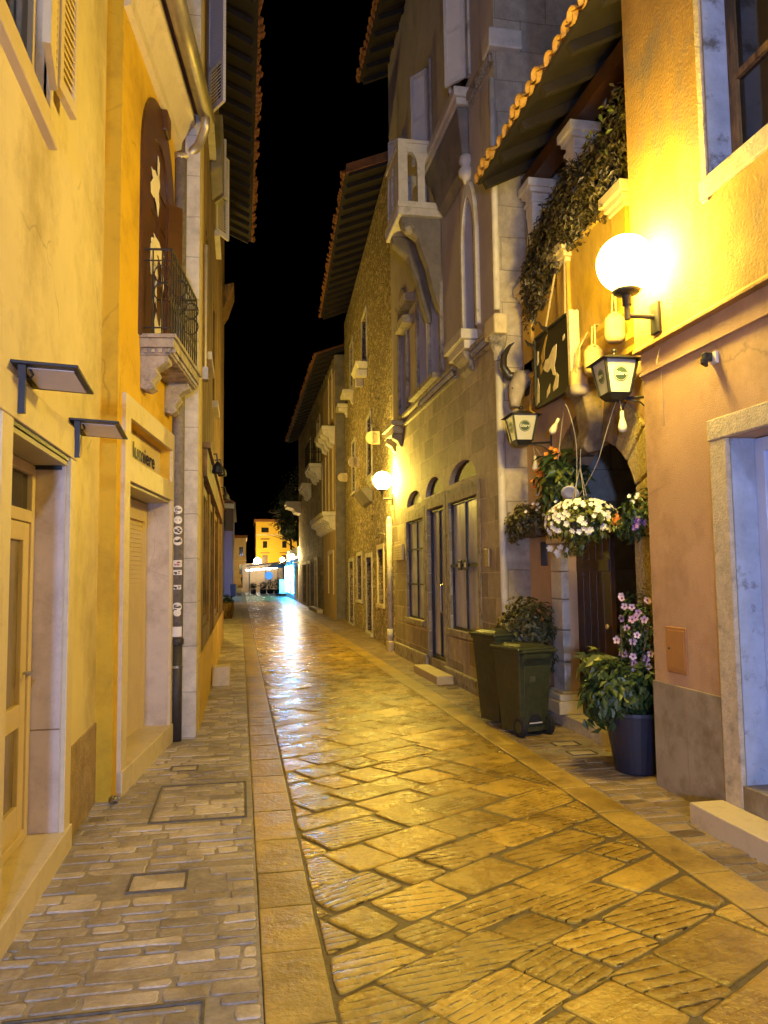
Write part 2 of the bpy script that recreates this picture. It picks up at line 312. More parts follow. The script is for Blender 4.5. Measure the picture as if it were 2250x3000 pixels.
MT['panew'] = glass('curtained_glass', (.26, .2, .13), .15)

# ------------------------------------------------------------------ mesh helpers
INV = {}
class MB:
    def __init__(s): s.v, s.f, s.c = [], [], []
    def add(s, vs, fs, col=None):
        k = len(s.v); s.v += [tuple(x) for x in vs]
        for f in fs: s.f.append(tuple(i+k for i in f)); s.c.append(col)
        return s
    def box(s, x0, x1, y0, y1, z0, z1):
        x0, x1 = sorted((x0, x1)); y0, y1 = sorted((y0, y1)); z0, z1 = sorted((z0, z1))
        return s.add([(x, y, z) for z in (z0, z1) for y in (y0, y1) for x in (x0, x1)],
                     [(0, 2, 3, 1), (4, 5, 7, 6), (0, 1, 5, 4), (2, 6, 7, 3), (0, 4, 6, 2), (1, 3, 7, 5)])
    def hexa(s, b4, t4):
        return s.add(list(b4)+list(t4), [(3, 2, 1, 0), (4, 5, 6, 7), (0, 1, 5, 4), (1, 2, 6, 5), (2, 3, 7, 6), (3, 0, 4, 7)])
    def obox(s, c, ax, ay, az):
        c, ax, ay, az = map(Vector, (c, ax, ay, az))
        q = [(-1, -1), (1, -1), (1, 1), (-1, 1)]
        return s.hexa([c+ax*i+ay*j-az for i, j in q], [c+ax*i+ay*j+az for i, j in q])
    def quad(s, a, b, c, d): return s.add([a, b, c, d], [(0, 1, 2, 3)])
    def prism(s, pts, off):
        n = len(pts); off = Vector(off); P = [Vector(q) for q in pts]
        return s.add(P+[q+off for q in P], [tuple(range(n))[::-1], tuple(range(n, 2*n))]+[(i, (i+1) % n, n+(i+1) % n, n+i) for i in range(n)])
    def tube(s, pts, r, n=8, cap=True):
        P = [Vector(q) for q in pts]; m = len(P); rr = r if isinstance(r, (list, tuple)) else [r]*m
        k = len(s.v); last = None; vs = []
        for i, q in enumerate(P):
            d = (P[min(i+1, m-1)]-P[max(i-1, 0)]).normalized()
            a = last if last is not None else (Vector((0, 0, 1)) if abs(d.z) < .9 else Vector((1, 0, 0)))
            a = (a-d*a.dot(d)).normalized(); b = d.cross(a); last = a
            vs += [q+(a*math.cos(2*math.pi*j/n)+b*math.sin(2*math.pi*j/n))*rr[i] for j in range(n)]
        fs = [(i*n+j, i*n+(j+1) % n, (i+1)*n+(j+1) % n, (i+1)*n+j) for i in range(m-1) for j in range(n)]
        if cap: fs += [tuple(range(n))[::-1], tuple(range((m-1)*n, m*n))]
        return s.add(vs, fs)
    def lathe(s, c, prof, n=20, ax=(0, 0, 1)):
        c, ax = Vector(c), Vector(ax).normalized()
        a = ax.orthogonal().normalized(); b = ax.cross(a)
        vs = [c+ax*h+(a*math.cos(2*math.pi*j/n)+b*math.sin(2*math.pi*j/n))*max(r, 1e-4) for r, h in prof for j in range(n)]
        m = len(prof)
        return s.add(vs, [(i*n+j, i*n+(j+1) % n, (i+1)*n+(j+1) % n, (i+1)*n+j) for i in range(m-1) for j in range(n)]+[tuple(range(n))[::-1], tuple(range((m-1)*n, m*n))])
    def sphere(s, c, r, n=24, m=14, sc=(1, 1, 1)):
        vs = []
        for i in range(m+1):
            t = math.pi*i/m
            for j in range(n):
                q = 2*math.pi*j/n; vs.append((c[0]+r*sc[0]*math.sin(t)*math.cos(q), c[1]+r*sc[1]*math.sin(t)*math.sin(q), c[2]+r*sc[2]*math.cos(t)))
        return s.add(vs, [(i*n+j, (i+1)*n+j, (i+1)*n+(j+1) % n, i*n+(j+1) % n) for i in range(m) for j in range(n)])
    def build(s, name, mat, parent=None, smooth=False, bevel=0, cast=None):
        vs = s.v; inv = INV.get(parent) if parent is not None else None
        if inv is not None: vs = [tuple(inv @ Vector(q)) for q in vs]
        me = bpy.data.meshes.new(name); me.from_pydata(vs, [], s.f)
        if any(c is not None for c in s.c):
            at = me.color_attributes.new('rnd', 'FLOAT_COLOR', 'CORNER'); i = 0
            buf = []
            for f, c in zip(s.f, s.c):
                c = c or (.5, .5, .5); buf += [c[0], c[1], c[2], 1.0]*len(f)
            at.data.foreach_set('color', buf)
        me.materials.append(MT[mat] if isinstance(mat, str) else mat)
        if smooth: me.polygons.foreach_set('use_smooth', [True]*len(me.polygons))
        me.update()
        o = bpy.data.objects.new(name, me); COL.objects.link(o)
        if parent is not None: o.parent = parent; INV[o] = inv
        if bevel:
            b = o.modifiers.new('edge', 'BEVEL'); b.width = bevel; b.segments = 2; b.limit_method = 'ANGLE'; b.angle_limit = R_(40)
        if smooth:
            pass
        return o
def tag(o, label=None, cat=None, group=None, kind=None):
    if label: o['label'] = label
    if cat: o['category'] = cat
    if group: o['group'] = group
    if kind: o['kind'] = kind
    return o
def thing(name, label, cat, loc, rz=0, local=False, group=None):
    o = bpy.data.objects.new(name, None); COL.objects.link(o); o.empty_display_size = .2
    o.location = loc; o.rotation_euler = (0, 0, rz); tag(o, label, cat, group)
    INV[o] = None if local else (Matrix.Translation(loc) @ Matrix.Rotation(rz, 4, 'Z')).inverted()
    return o
def structure(name, mb, mat, **k): return tag(mb.build(name, mat, **k), kind='structure')
def copy_tree(o, parent=None):
    c = o.copy(); COL.objects.link(c)
    if parent is not None: c.parent = parent
    for ch in list(o.children): copy_tree(ch, c)
    return c
def text_into(mb, txt, o, right, upv, size, xs=1.0, depth=.004, bold=0.0):
    cu = bpy.data.curves.new('lettering', 'FONT'); cu.body = txt; cu.size = size; cu.extrude = 0; cu.offset = bold
    ob = bpy.data.objects.new('lettering', cu); COL.objects.link(ob)
    me = ob.to_mesh(); xsv = [v.co.x for v in me.vertices]; x0, x1 = min(xsv), max(xsv)
    o, right, upv = Vector(o), Vector(right), Vector(upv); nrm = right.cross(upv)*depth
    vs = [tuple(o+right*((v.co.x-x0)*xs)+upv*v.co.y+nrm) for v in me.vertices]; fs = [tuple(q.vertices) for q in me.polygons]
    mb.add(vs, fs); w = (x1-x0)*xs
    ob.to_mesh_clear(); bpy.data.objects.remove(ob); bpy.data.curves.remove(cu)
    return w

def arcpts(y0, y1, zs, zt, kind='round', n=14):
    c, h = (y0+y1)/2, (y1-y0)/2
    if kind == 'round':
        return [(c-h*math.cos(math.pi*i/n), zs+(zt-zs)*math.sin(math.pi*i/n)) for i in range(n+1)]
    if kind == 'pointed':
        out = []
        for i in range(n+1):
            t = i/n; q = t*2 if t <= .5 else (1-t)*2
            out.append((c-h*(1-q)*1.0 if t <= .5 else c+h*(1-q), zs+(zt-zs)*(1-(1-q)**1.9)**.62))
        return out
def wall(mb, x, y0, y1, z0, z1, holes=(), ins=1, shell=4.0, top=True):
    """front plane at x between y0..y1; ins = direction (+1/-1) into the house. holes: dict y0,y1,z0,z1,d,[zs,kind]"""
    ys = sorted({y0, y1, *[h['y0'] for h in holes], *[h['y1'] for h in holes]}); zs = sorted({z0, z1, *[h['z0'] for h in holes], *[h['z1'] for h in holes]})
    for a, b in zip(ys, ys[1:]):
        for c, d in zip(zs, zs[1:]):
            ym, zm = (a+b)/2, (c+d)/2
            if any(h['y0'] < ym < h['y1'] and h['z0'] < zm < h['z1'] for h in holes): continue
            mb.quad((x, a, c), (x, b, c), (x, b, d), (x, a, d))
    for h in holes:
        a, b, c, d = h['y0'], h['y1'], h['z0'], h['z1']; xi = x+ins*h.get('d', .2)
        if 'kind' in h:
            pts = arcpts(a, b, h['zs'], d, h['kind'])
            for (p0, q0), (p1, q1) in zip(pts, pts[1:]):
                mb.quad((x, p0, q0), (x, p1, q1), (x, p1, d), (x, p0, d)); mb.quad((x, p0, q0), (x, p1, q1), (xi, p1, q1), (xi, p0, q0))
            zt = h['zs']
        else:
            zt = d; mb.quad((x, a, d), (x, b, d), (xi, b, d), (xi, a, d))
        if zt > c+1e-4:
            mb.quad((x, a, c), (x, a, zt), (xi, a, zt), (xi, a, c)); mb.quad((x, b, c), (x, b, zt), (xi, b, zt), (xi, b, c))
        mb.quad((x, a, c), (x, b, c), (xi, b, c), (xi, a, c))
    if shell:
        xb = x+ins*shell
        mb.quad((x, y0, z0), (x, y0, z1), (xb, y0, z1), (xb, y0, z0)); mb.quad((x, y1, z0), (x, y1, z1), (xb, y1, z1), (xb, y1, z0))
        mb.quad((xb, y0, z0), (xb, y1, z0), (xb, y1, z1), (xb, y0, z1))
        if top: mb.quad((x, y0, z1), (x, y1, z1), (xb, y1, z1), (xb, y0, z1))
    return mb
def window(par, x, y0, y1, z0, z1, ins, fmat, pmat, fw_=.05, bars=(0, 0), d=.05, name='window', arch=None):
    """frame + pane filling an opening; x = front of the frame"""
    f = MB(); xb = x+ins*d
    f.box(x, xb, y0, y0+fw_, z0, z1); f.box(x, xb, y1-fw_, y1, z0, z1); f.box(x, xb, y0+fw_, y1-fw_, z1-fw_, z1); f.box(x, xb, y0+fw_, y1-fw_, z0, z0+fw_)
    for i in range(bars[0]):
        q = y0+(y1-y0)*(i+1)/(bars[0]+1); f.box(x+ins*.004, xb-ins*.002, q-fw_*.4, q+fw_*.4, z0+fw_, z1-fw_)
    for i in range(bars[1]):
        q = z0+(z1-z0)*(i+1)/(bars[1]+1); f.box(x+ins*.007, xb-ins*.004, y0+fw_, y1-fw_, q-fw_*.35, q+fw_*.35)
    o = f.build(name, fmat, par)
    MB().quad((x+ins*d*.6, y0, z0), (x+ins*d*.6, y1, z0), (x+ins*d*.6, y1, z1), (x+ins*d*.6, y0, z1)).build('pane', pmat, o)
    return o
def archfill(x, y0, y1, z0, zs, zt, kind):
    pts = arcpts(y0, y1, zs, zt, kind, 18); m = MB()
    if zs > z0: m.quad((x, y0, z0), (x, y1, z0), (x, y1, zs), (x, y0, zs))
    cx = (y0+y1)/2
    for (a, b), (c, d) in zip(pts, pts[1:]): m.add([(x, cx, zs), (x, a, b), (x, c, d)], [(0, 1, 2)])
    return m
def archmould(mb, x, ins, y0, y1, z0, zs, zt, kind, w, proud, ogee=0):
    """raised moulding following an arched opening"""
    inn = [(y0, z0)]+arcpts(y0, y1, zs, zt, kind, 18)+[(y1, z0)]
    out = [(y0-w, z0)]+arcpts(y0-w, y1+w, zs, zt+w*1.3+ogee, kind, 18)+[(y1+w, z0)]
    a, b = x, x-ins*proud
    for i in range(len(inn)-1):
        (p0, q0), (p1, q1), (s0, t0), (s1, t1) = inn[i], inn[i+1], out[i], out[i+1]
        mb.hexa([(a, p0, q0), (a, p1, q1), (a, s1, t1), (a, s0, t0)], [(b, p0, q0), (b, p1, q1), (b, s1, t1), (b, s0, t0)])
def eave(par, y0, y1, xo, zo, xi, zi, tmat, step=.2, rafters=.55, tiles=True, rname='roof', far=False):
    """overhanging tiled eave: boarded underside, rafters, rounded tile row. xo,zo outer edge, xi,zi up-slope"""
    m = MB(); d = Vector((xi-xo, 0, zi-zo)).normalized(); nrm = Vector((-d.z, 0, d.x))
    if nrm.z < 0: nrm = -nrm
    L = math.hypot(xi-xo, zi-zo)
    def P(t, yy, h): return Vector((xo, yy, zo))+d*t+nrm*h
    m.hexa([P(0, y0, 0), P(0, y1, 0), P(L, y1, 0), P(L, y0, 0)], [P(0, y0, .03), P(0, y1, .03), P(L, y1, .03), P(L, y0, .03)])
    o = m.build(rname, 'eave', par)
    r2 = MB(); k = int((y1-y0)/rafters)
    for i in range(k+1):
        yy = y0+.06+(y1-y0-.12)*i/max(k, 1)
        r2.hexa([P(.05, yy-.04, -.1), P(.05, yy+.04, -.1), P(L, yy+.04, -.1), P(L, yy-.04, -.1)], [P(.05, yy-.04, -.002), P(.05, yy+.04, -.002), P(L, yy+.04, -.002), P(L, yy-.04, -.002)])
    r2.build('rafters', 'eave', o)
    t = MB(); n = int((y1-y0)/step); st = (y1-y0)/n
    for i in range(n):
        yc = y0+st*(i+.5); jit = rnd.uniform(-.05, .05); r0 = st*rnd.uniform(.43, .54)
        ring = lambda tt, hh, rr: [P(tt, yc+rr*math.cos(math.pi*j/6), hh+rr*.75*math.sin(math.pi*j/6)) for j in range(7)]
        pr = [ring(-.06+jit, .034, r0), ring(L*.5, .05, r0*.9), ring(L, .05, r0*.9)]
        inn = [ring(-.06+jit, .034, r0*.8), ring(.3, .034, r0*.75)]
        vs = sum(pr, []); t.add(vs, [(a*7+j, a*7+j+1, (a+1)*7+j+1, (a+1)*7+j) for a in range(2) for j in range(6)])
        vs = pr[0]+inn[0]+inn[1]; t.add(vs, [(j, 7+j, 8+j, j+1) for j in range(6)]+[(7+j, 14+j, 15+j, 8+j) for j in range(6)])
        # under tile (channel) seen as the scalloped lower edge
        vs = [P(-.03+jit, yc+st*.5-st*.42*math.cos(math.pi*j/6), .075-.06*math.sin(math.pi*j/6)) for j in range(7)]
        v2 = [P(.4, yc+st*.5-st*.42*math.cos(math.pi*j/6), .075-.06*math.sin(math.pi*j/6)) for j in range(7)]
        t.add(vs+v2, [(j, j+1, 8+j, 7+j) for j in range(6)])
    t.build('roof_tiles', tmat, o, smooth=True)
    return o
def leaves(mb, c, rad, n, size, seed=0, shell=.55, droop=.2, elong=2.2, pts=None, up_=.3):
    g = random.Random(seed)
    for _ in range(n):
        while True:
            d = Vector((g.uniform(-1, 1), g.uniform(-1, 1), g.uniform(-1, 1)))
            if .05 < d.length <= 1: break
        if d.length < shell and g.random() < .75: d = d.normalized()*g.uniform(shell, 1)
        lump = 1+.22*math.sin(5*d.x+seed)*math.sin(4*d.y+2)*math.sin(5*d.z+1)
        q = Vector((c[0]+d.x*rad[0]*lump, c[1]+d.y*rad[1]*lump, c[2]+d.z*rad[2]*lump))
        leaf(mb, q, (d.normalized()+Vector((g.uniform(-.7, .7), g.uniform(-.7, .7), g.uniform(-.5, .7)+up_))), size*g.uniform(.6, 1.3), g, elong, droop)
def leaf(mb, q, nrm, s, g, elong=2.2, droop=.2):
    nrm = Vector(nrm).normalized(); t = Vector((g.uniform(-1, 1), g.uniform(-1, 1), g.uniform(-1, .3)-droop))
    t = (t-nrm*t.dot(nrm)); t = t.normalized() if t.length > .01 else nrm.orthogonal().normalized()
    b = nrm.cross(t); w = s/elong; k = g.random()
    tip = q+t*s-nrm*s*.15; m1 = q+t*s*.45-nrm*s*.04; l = q+t*s*.42+b*w*.5+nrm*s*.06; r2 = q+t*s*.42-b*w*.5+nrm*s*.06
    mb.add([q, l, tip, r2, m1], [(0, 4, 1), (4, 2, 1), (0, 3, 4), (4, 3, 2)], (k, g.random(), 0))
def flower(mb, q, nrm, s, g, petals=5):
    nrm = Vector(nrm).normalized(); a = nrm.orthogonal().normalized(); b = nrm.cross(a); k = g.random(); ph = g.uniform(0, 6)
    ctr = q-nrm*s*.25
    for i in range(petals):
        t0 = ph+2*math.pi*i/petals; hw = math.pi/petals*.95
        e = lambda t, rr, h: q+(a*math.cos(t)+b*math.sin(t))*rr*s+nrm*h*s
        mb.add([ctr, e(t0-hw, .75, 0), e(t0-hw*.4, 1.05, .1), e(t0+hw*.4, 1.05, .1), e(t0+hw, .75, 0)], [(0, 1, 2), (0, 2, 3), (0, 3, 4)], (k, 0, 0))
    return ctr

# ------------------------------------------------------------------ ground
def clip_poly(P, axis, lim, keep_less):
    out = []; n = len(P)
    for i in range(n):
        a, b = P[i], P[(i+1) % n]; fa = (a[axis]-lim)*(1 if keep_less else -1); fb = (b[axis]-lim)*(1 if keep_less else -1)
        if fa <= 0: out.append(a)
        if (fa < 0 < fb) or (fb < 0 < fa):
            t = fa/(fa-fb); out.append((a[0]+(b[0]-a[0])*t, a[1]+(b[1]-a[1])*t))
    return out
def area(P): return sum(P[i][0]*P[(i+1) % len(P)][1]-P[(i+1) % len(P)][0]*P[i][1] for i in range(len(P)))/2
def stone(mb, P, gap, g, tilt=.01, round_=.03, z=0.0, col=None, deep=.02, edge=.012, wob=.006):
    if len(P) < 3 or abs(area(P)) < .0025: return
    if area(P) < 0: P = P[::-1]
    cx = sum(q[0] for q in P)/len(P); cy = sum(q[1] for q in P)/len(P)
    ring = []
    n = len(P)
    for i in range(n):
        a, b, c = Vector(P[i-1]), Vector(P[i]), Vector(P[(i+1) % n])
        da, dc = (a-b), (c-b); la, lc = da.length, dc.length
        if la < 1e-5 or lc < 1e-5: continue
        da /= la; dc /= lc; sn = abs(da.x*dc.y-da.y*dc.x)
        if sn < .05: bb = b
        else: bb = b+(da+dc)*(gap/2/max(sn, .35))
        q = min(round_, la*.3, lc*.3)*g.uniform(.6, 1.4)
        p0, p2 = bb+da*q, bb+dc*q
        ring += [p0, bb*.5+p0*.25+p2*.25, p2]
        m_ = (bb+da*la*0+dc*lc*.5)
        ring.append(m_+Vector((g.uniform(-wob, wob), g.uniform(-wob, wob))))
    tx, ty = g.uniform(-tilt, tilt), g.uniform(-tilt, tilt); k = len(ring)
    C = Vector((cx, cy))
    def lev(v, inset, h):
        d = C-v; l = d.length; v2 = v+d/l*min(inset, l*.4) if l > 1e-5 else v
        return (v2.x, v2.y, z+h+tx*(v2.x-cx)+ty*(v2.y-cy))
    vs = [lev(v, 0, -deep) for v in ring]+[lev(v, .001, -edge*.55) for v in ring]+[lev(v, edge, -edge*.12) for v in ring]+[lev(v, edge*2.6, 0) for v in ring]
    vs.append((cx, cy, z+g.uniform(-.002, .002)))
    fs = [(a*k+i, a*k+(i+1) % k, (a+1)*k+(i+1) % k, (a+1)*k+i) for a in range(3) for i in range(k)]+[(3*k+i, 3*k+(i+1) % k, 4*k) for i in range(k)]
    mb.add(vs, fs, col)
g = random.Random(11)
XL, X1, X2, X3, X4 = -1.5, .09, .36, 2.41, 2.66
structure('ground', MB().quad((-90, -40, -.028), (90, -40, -.028), (90, 320, -.028), (-90, 320, -.028)), 'ground')
carr = MB(); ca, sa = math.cos(R_(30)), math.sin(R_(30))
def diag(s, t): return (s*ca-t*sa, s*sa+t*ca)
t = -1.2
YMAX = 100.0
while t < YMAX:
    dt = g.uniform(.27, .46)
    s = (X2-.4)/ca+t*math.tan(R_(30))-.5; s_end = s+4.2
    s += g.uniform(-.3, .2); skew = g.uniform(-.04, .04)
    while s < s_end:
        ds = g.choice((g.uniform(.24, .38), g.uniform(.38, .74), g.uniform(.4, .7)))
        j = lambda: g.uniform(-.016, .016)
        P = [diag(s+j()+skew, t+j()), diag(s+ds+j()+skew, t+j()), diag(s+ds+j(), t+dt+j()), diag(s+j(), t+dt+j())]
        for ax, lim, less in ((0, X2+.004, False), (0, X3-.004, True), (1, .6, False)):
            P = clip_poly(P, ax, lim, less)
            if len(P) < 3: break
        if len(P) >= 3 and P[0][1] < YMAX:
            ang = R_(g.choice((g.uniform(6, 16), g.uniform(8, 22), g.uniform(24, 32))))
            far = P[0][1] > 30
            stone(carr, P, (g.uniform(.010, .024) if g.random() < .85 else .036)*(1 if P[0][1] < 8 else .6), g, .014, .03, z=g.uniform(-.003, .003), col=(g.random(), (ang/math.pi) % 1, g.choice((.1, .5, .8, 1, 1, 1))), edge=.0075)
        s += ds
    t += dt
structure('street', carr, 'slab', smooth=False)
for nm, a, b in (('gutter', X1, X2), ('gutter', X3, X4)):
    m = MB(); yy = .3
    while yy < YMAX:
        L = g.uniform(.42, .62); P = [(a, yy), (b, yy), (b, yy+L), (a, yy+L)]
        stone(m, P, .008, g, .006, .008, z=.002, col=(g.random(), 0, 0), edge=.006, wob=.002); yy += L
    structure(nm, m, 'strip')
COVERS = [(-.435, 4.47, .31, .25), (-.5, 2.92, .74, .6), (-.28, 5.97, .66, .92), (-.47, 6.98, .23, .18), (3.08, 7.1, .25, .19), (3.07, 6.72, .25, .17)]
def setts(x0f, x1, y0, y1, hmin, hmax, lmin, lmax):
    m = MB(); yy = y0
    while yy < y1:
        h = g.uniform(hmin, hmax)*(1 if yy < 25 else 1.6); x0 = x0f(yy); x = x0
        while x < x1-.02:
            L = g.choice((g.uniform(lmin, lmin*2), g.uniform(lmin*1.6, lmax)))
            if x1-x-L < .07: L = x1-x
            j = lambda: g.uniform(-.011, .011)
            if not any(abs((x+L/2)-c[0]) < c[2]/2+L/2-.01 and abs(yy+h/2-c[1]) < c[3]/2+h/2-.01 for c in COVERS):
                P = [(x+j(), yy+j()), (min(x+L, x1)+j()*.5, yy+j()), (min(x+L, x1)+j()*.5, yy+h+j()), (x+j(), yy+h+j())]
                stone(m, P, g.uniform(.010, .022), g, .02, .016, z=g.uniform(-.003, .004), col=(g.random(), g.uniform(0, .06), g.random()), edge=.0045, deep=.010)
            x += L
        yy += h
    return m
structure('pavement', setts(lambda q: -1.4 if q < 7.9 else -.46 if q < 20 else -1.4, X1-.006, 1.2, 75, .07, .125, .1, .42), 'sett')
structure('pavement', setts(lambda q: X4+.006, 3.9, 1.5, 70, .085, .14, .12, .36), 'settwarm')
structure('ground', MB().box(X1, X4, -3, 105, -.026, -.0085), 'joint')
structure('ground', MB().box(XL, X1, -3, 75, -.026, -.0055).box(X4, 4.2, -3, 75, -.026, -.0055), 'mortar')
for (cx, cy, w, d), lab in zip(COVERS, ('small stone drain cover with a keyhole in the left pavement', 'large paved inspection cover with a metal rim nearest the viewer',
        'big thin-rimmed paved cover in the pavement in front of the yellow shop doorstep', 'small square cover between the big thin-rimmed cover and the foot of the downpipe',
        'small square drain cover on the right pavement beside the bins', 'small square drain cover between its twin and the flower pot')):
    o = thing('drain_cover', lab, 'drain cover', (cx, cy, 0), group='drain covers in the pavements')
    f = MB(); e = .011
    for a, b, c_, d_ in ((-w/2, w/2, -d/2, -d/2+e), (-w/2, w/2, d/2-e, d/2), (-w/2, -w/2+e, -d/2+e, d/2-e), (w/2-e, w/2, -d/2+e, d/2-e)): f.box(cx+a, cx+b, cy+c_, cy+d_, -.02, .004)
    f.build('rim', 'rim', o)
    l = MB()
    if w > .34:
        yy = cy-d/2+e+.004
        while yy < cy+d/2-.05:
            h = min(g.uniform(.09, .13), cy+d/2-e-.004-yy); x = cx-w/2+e+.004
            while x < cx+w/2-e-.03:
                L = min(g.uniform(.12, .3), cx+w/2-e-.004-x); stone(l, [(x, yy), (x+L, yy), (x+L, yy+h), (x, yy+h)], .014, g, .01, .025, z=.001, col=(g.random(), 0, .2), edge=.008); x += L
            yy += h
    else:
        stone(l, [(cx-w/2+e, cy-d/2+e), (cx+w/2-e, cy-d/2+e), (cx+w/2-e, cy+d/2-e), (cx-w/2+e, cy+d/2-e)], .01, g, .004, .006, z=.001, col=(.8, 0, 0), edge=.005)
    l.build('lid', 'sett', o)

# ------------------------------------------------------------------ street lamps
def globe_lamp(label, bx, by, bz, out, rad, gm, side=1, arm_dz=0.0, group='globe street lamps along the lane'):
    """wall lamp: plate at (bx,by,bz), arm of length `out` towards the street (side=-1 means -X), globe above the arm end"""
    o = thing('street_lamp', label, 'street lamp', (bx, by, bz), group=group)
    ex = bx+side*out
    MB().box(bx, bx+side*.03, by-.06, by+.06, bz-.13, bz+.11).build('wall_plate', 'iron', o, bevel=.006)
    a = MB().tube([(bx+side*.03, by, bz), (ex, by, bz)], .019, 10).tube([(ex, by, bz-.03), (ex, by, bz+.15)], .022, 10)
    a.lathe((ex, by, bz+.08), [(.02, 0), (.035, 0), (.035, .09), (.02, .09)], 12); a.build('arm', 'iron', o, smooth=False)
    zc = bz+.2+rad*.96
    MB().lathe((ex, by, bz+.155), [(.03, 0), (rad*.42, .015), (rad*.5, .035), (rad*.46, .05), (.03, .05)], 24).build('collar', 'iron', o, smooth=True)
    MB().sphere((ex, by, zc), rad, 32, 20).build('globe', gm, o, smooth=True)
    return o
globe_lamp('big lit globe lamp bracketed on the orange house above the pub lanterns', 3.125, 5.25, 3.58, .245, .215, 'globe', -1)
globe_lamp('smaller lit globe lamp on the corner between the rubble house and the gothic house', 3.17, 15.9, 3.23, .22, .195, 'globe2', -1)

# ------------------------------------------------------------------ left: pale house
XP = -1.06
o = thing('house', 'pale yellow plastered house with a glazed cream door and two slim floodlights', 'house', (XP, 0, 0))
wall(MB(), XP, -6, 6.125, -.02, 9.5, [dict(y0=3.75, y1=4.98, z0=.136, z1=2.39, d=.34), dict(y0=3.2, y1=4.30, z0=4.22, z1=5.9, d=.16)], -1).build('wall', 'pale', o)
m = MB().box(XP, XP+.035, 3.50, 5.14, 2.39, 2.585).box(XP, XP+.03, 4.98, 5.14, -.01, 2.388).box(XP, XP+.03, 3.58, 3.75, -.01, 2.388)
m.build('door_surround', 'cream', o, bevel=.004)
s = MB().box(XP-.33, XP+.045, 3.42, 5.145, -.02, .142); tag(s.build('doorstep', 'cream', o, bevel=.006), 'worn stone doorstep')
MB().box(XP, XP+.012, 5.143, 6.122, -.02, .575).build('dado', 'creamdark', o)
MB().box(XP-.2, XP-.003, 4.972, 4.979, .145, 2.36).build('jamb', 'jamb', o)
MB().box(XP-.19, XP-.004, 4.969, 4.9725, .742, .75).build('jamb_joint', 'creamdark', o)
MB().box(XP-.31, XP+.005, 3.752, 4.97, 2.36, 2.388).box(XP-.31, XP+.01, 3.752, 4.97, 2.335, 2.36).build('soffit_trim', 'rollgrey', o)
MB().box(XP-.015, XP+.02, 3.76, 4.97, 2.365, 2.384).box(XP-.34, XP-.02, 4.945, 4.965, 2.31, 2.34).build('blind_rail', 'black', o)
xd = XP-.17
dr = MB(); dr.box(xd, xd-.05, 3.75, 3.81, .142, 2.33).box(xd, xd-.05, 4.90, 4.97, .142, 2.33).box(xd, xd-.05, 3.81, 4.90, 2.27, 2.33).box(xd, xd-.05, 3.81, 4.90, 1.98, 2.05)
f = dr.build('door_frame', 'doorpaint', o, bevel=.004)
xl = xd-.012
d = MB().box(xl, xl-.04, 3.815, 3.93, .15, 1.975).box(xl, xl-.04, 4.78, 4.895, .15, 1.975).box(xl, xl-.04, 3.93, 4.78, 1.87, 1.975).box(xl, xl-.04, 3.93, 4.78, .15, .36).box(xl, xl-.04, 3.93, 4.78, .80, .93).box(xl+.02, xl-.02, 3.815, 4.895, .145, .2)
dl = d.build('door', 'doorpaint', o, bevel=.005)
MB().quad((xl-.025, 3.9, .3), (xl-.025, 4.8, .3), (xl-.025, 4.8, 1.9), (xl-.025, 3.9, 1.9)).build('pane', 'panew', dl)
MB().tube([(xl+.005, 4.83, 1.1), (xl+.05, 4.83, 1.1), (xl+.05, 4.72, 1.1)], .009, 8).build('handle', 'steel', dl)
MB().quad((xd-.03, 3.8, 2.04), (xd-.03, 4.92, 2.04), (xd-.03, 4.92, 2.29), (xd-.03, 3.8, 2.29)).build('transom_pane', 'paned', f)
wf = MB()
x0 = XP+.025
for a in ((3.08, 3.2, 4.10, 6.0), (4.30, 4.36, 4.10, 6.0), (3.2, 4.30, 4.10, 4.22), (3.2, 4.30, 5.9, 6.0)): wf.box(XP-.02, x0, *a)
wf.box(XP-.02, XP+.05, 3.05, 4.38, 4.03, 4.10)
w_ = wf.build('window_surround', 'doorpaint', o, bevel=.006)
window(o, XP-.06, 3.2, 4.30, 4.22, 5.9, -1, 'doorpaint', 'paned', .06, (1, 0))
def shutter_leaf(par, hx, hy, ang, wd, z0, z1, mat='lav', nlv=26, split=None, solid=False):
    """louvred leaf hinged at (hx,hy); ang measured from +Y towards +X"""
    dx, dy = math.sin(ang), math.cos(ang); n = Vector((dy, -dx, 0)); D = Vector((dx, dy, 0)); H = Vector((hx, hy, 0))
    m = MB()
    def bar(a, b, za, zb, t=.02):
        c = H+D*((a+b)/2)+Vector((0, 0, (za+zb)/2)); m.obox(c, D*((b-a)/2), n*t, (0, 0, (zb-za)/2))
    e = .055
    bar(0, e, z0, z1); bar(wd-e, wd, z0, z1); bar(e, wd-e, z0, z0+e*1.4, .019); bar(e, wd-e, z1-e, z1, .019); zm = (z0+z1)/2 if split is None else split; bar(e, wd-e, zm-e/2, zm+e/2, .019)
    if solid: bar(e, wd-e, zm+e/2, z1-e, .006)
    k = int((z1-z0)/.052)
    for i in range(k):
        z = z0+e*1.4+.02+(z1-z0-e*2.4-.03)*i/k
        if abs(z-zm) < e*.7 or (solid and z > zm): continue
        c = H+D*(wd/2)+Vector((0, 0, z)); v = (n*.016+Vector((0, 0, -.018)))
        m.obox(c, D*(wd/2-e), v, n.cross(D)*0+Vector((n.x*.003, n.y*.003, .003)))
    return m.build('shutter', mat, par)
shutter_leaf(o, XP+.05, 4.25, R_(172), .40, 4.30, 5.86, 'doorpaint')
shutter_leaf(o, XP+.05, 4.31, R_(5), .31, 4.36, 5.90, 'doorpaint')

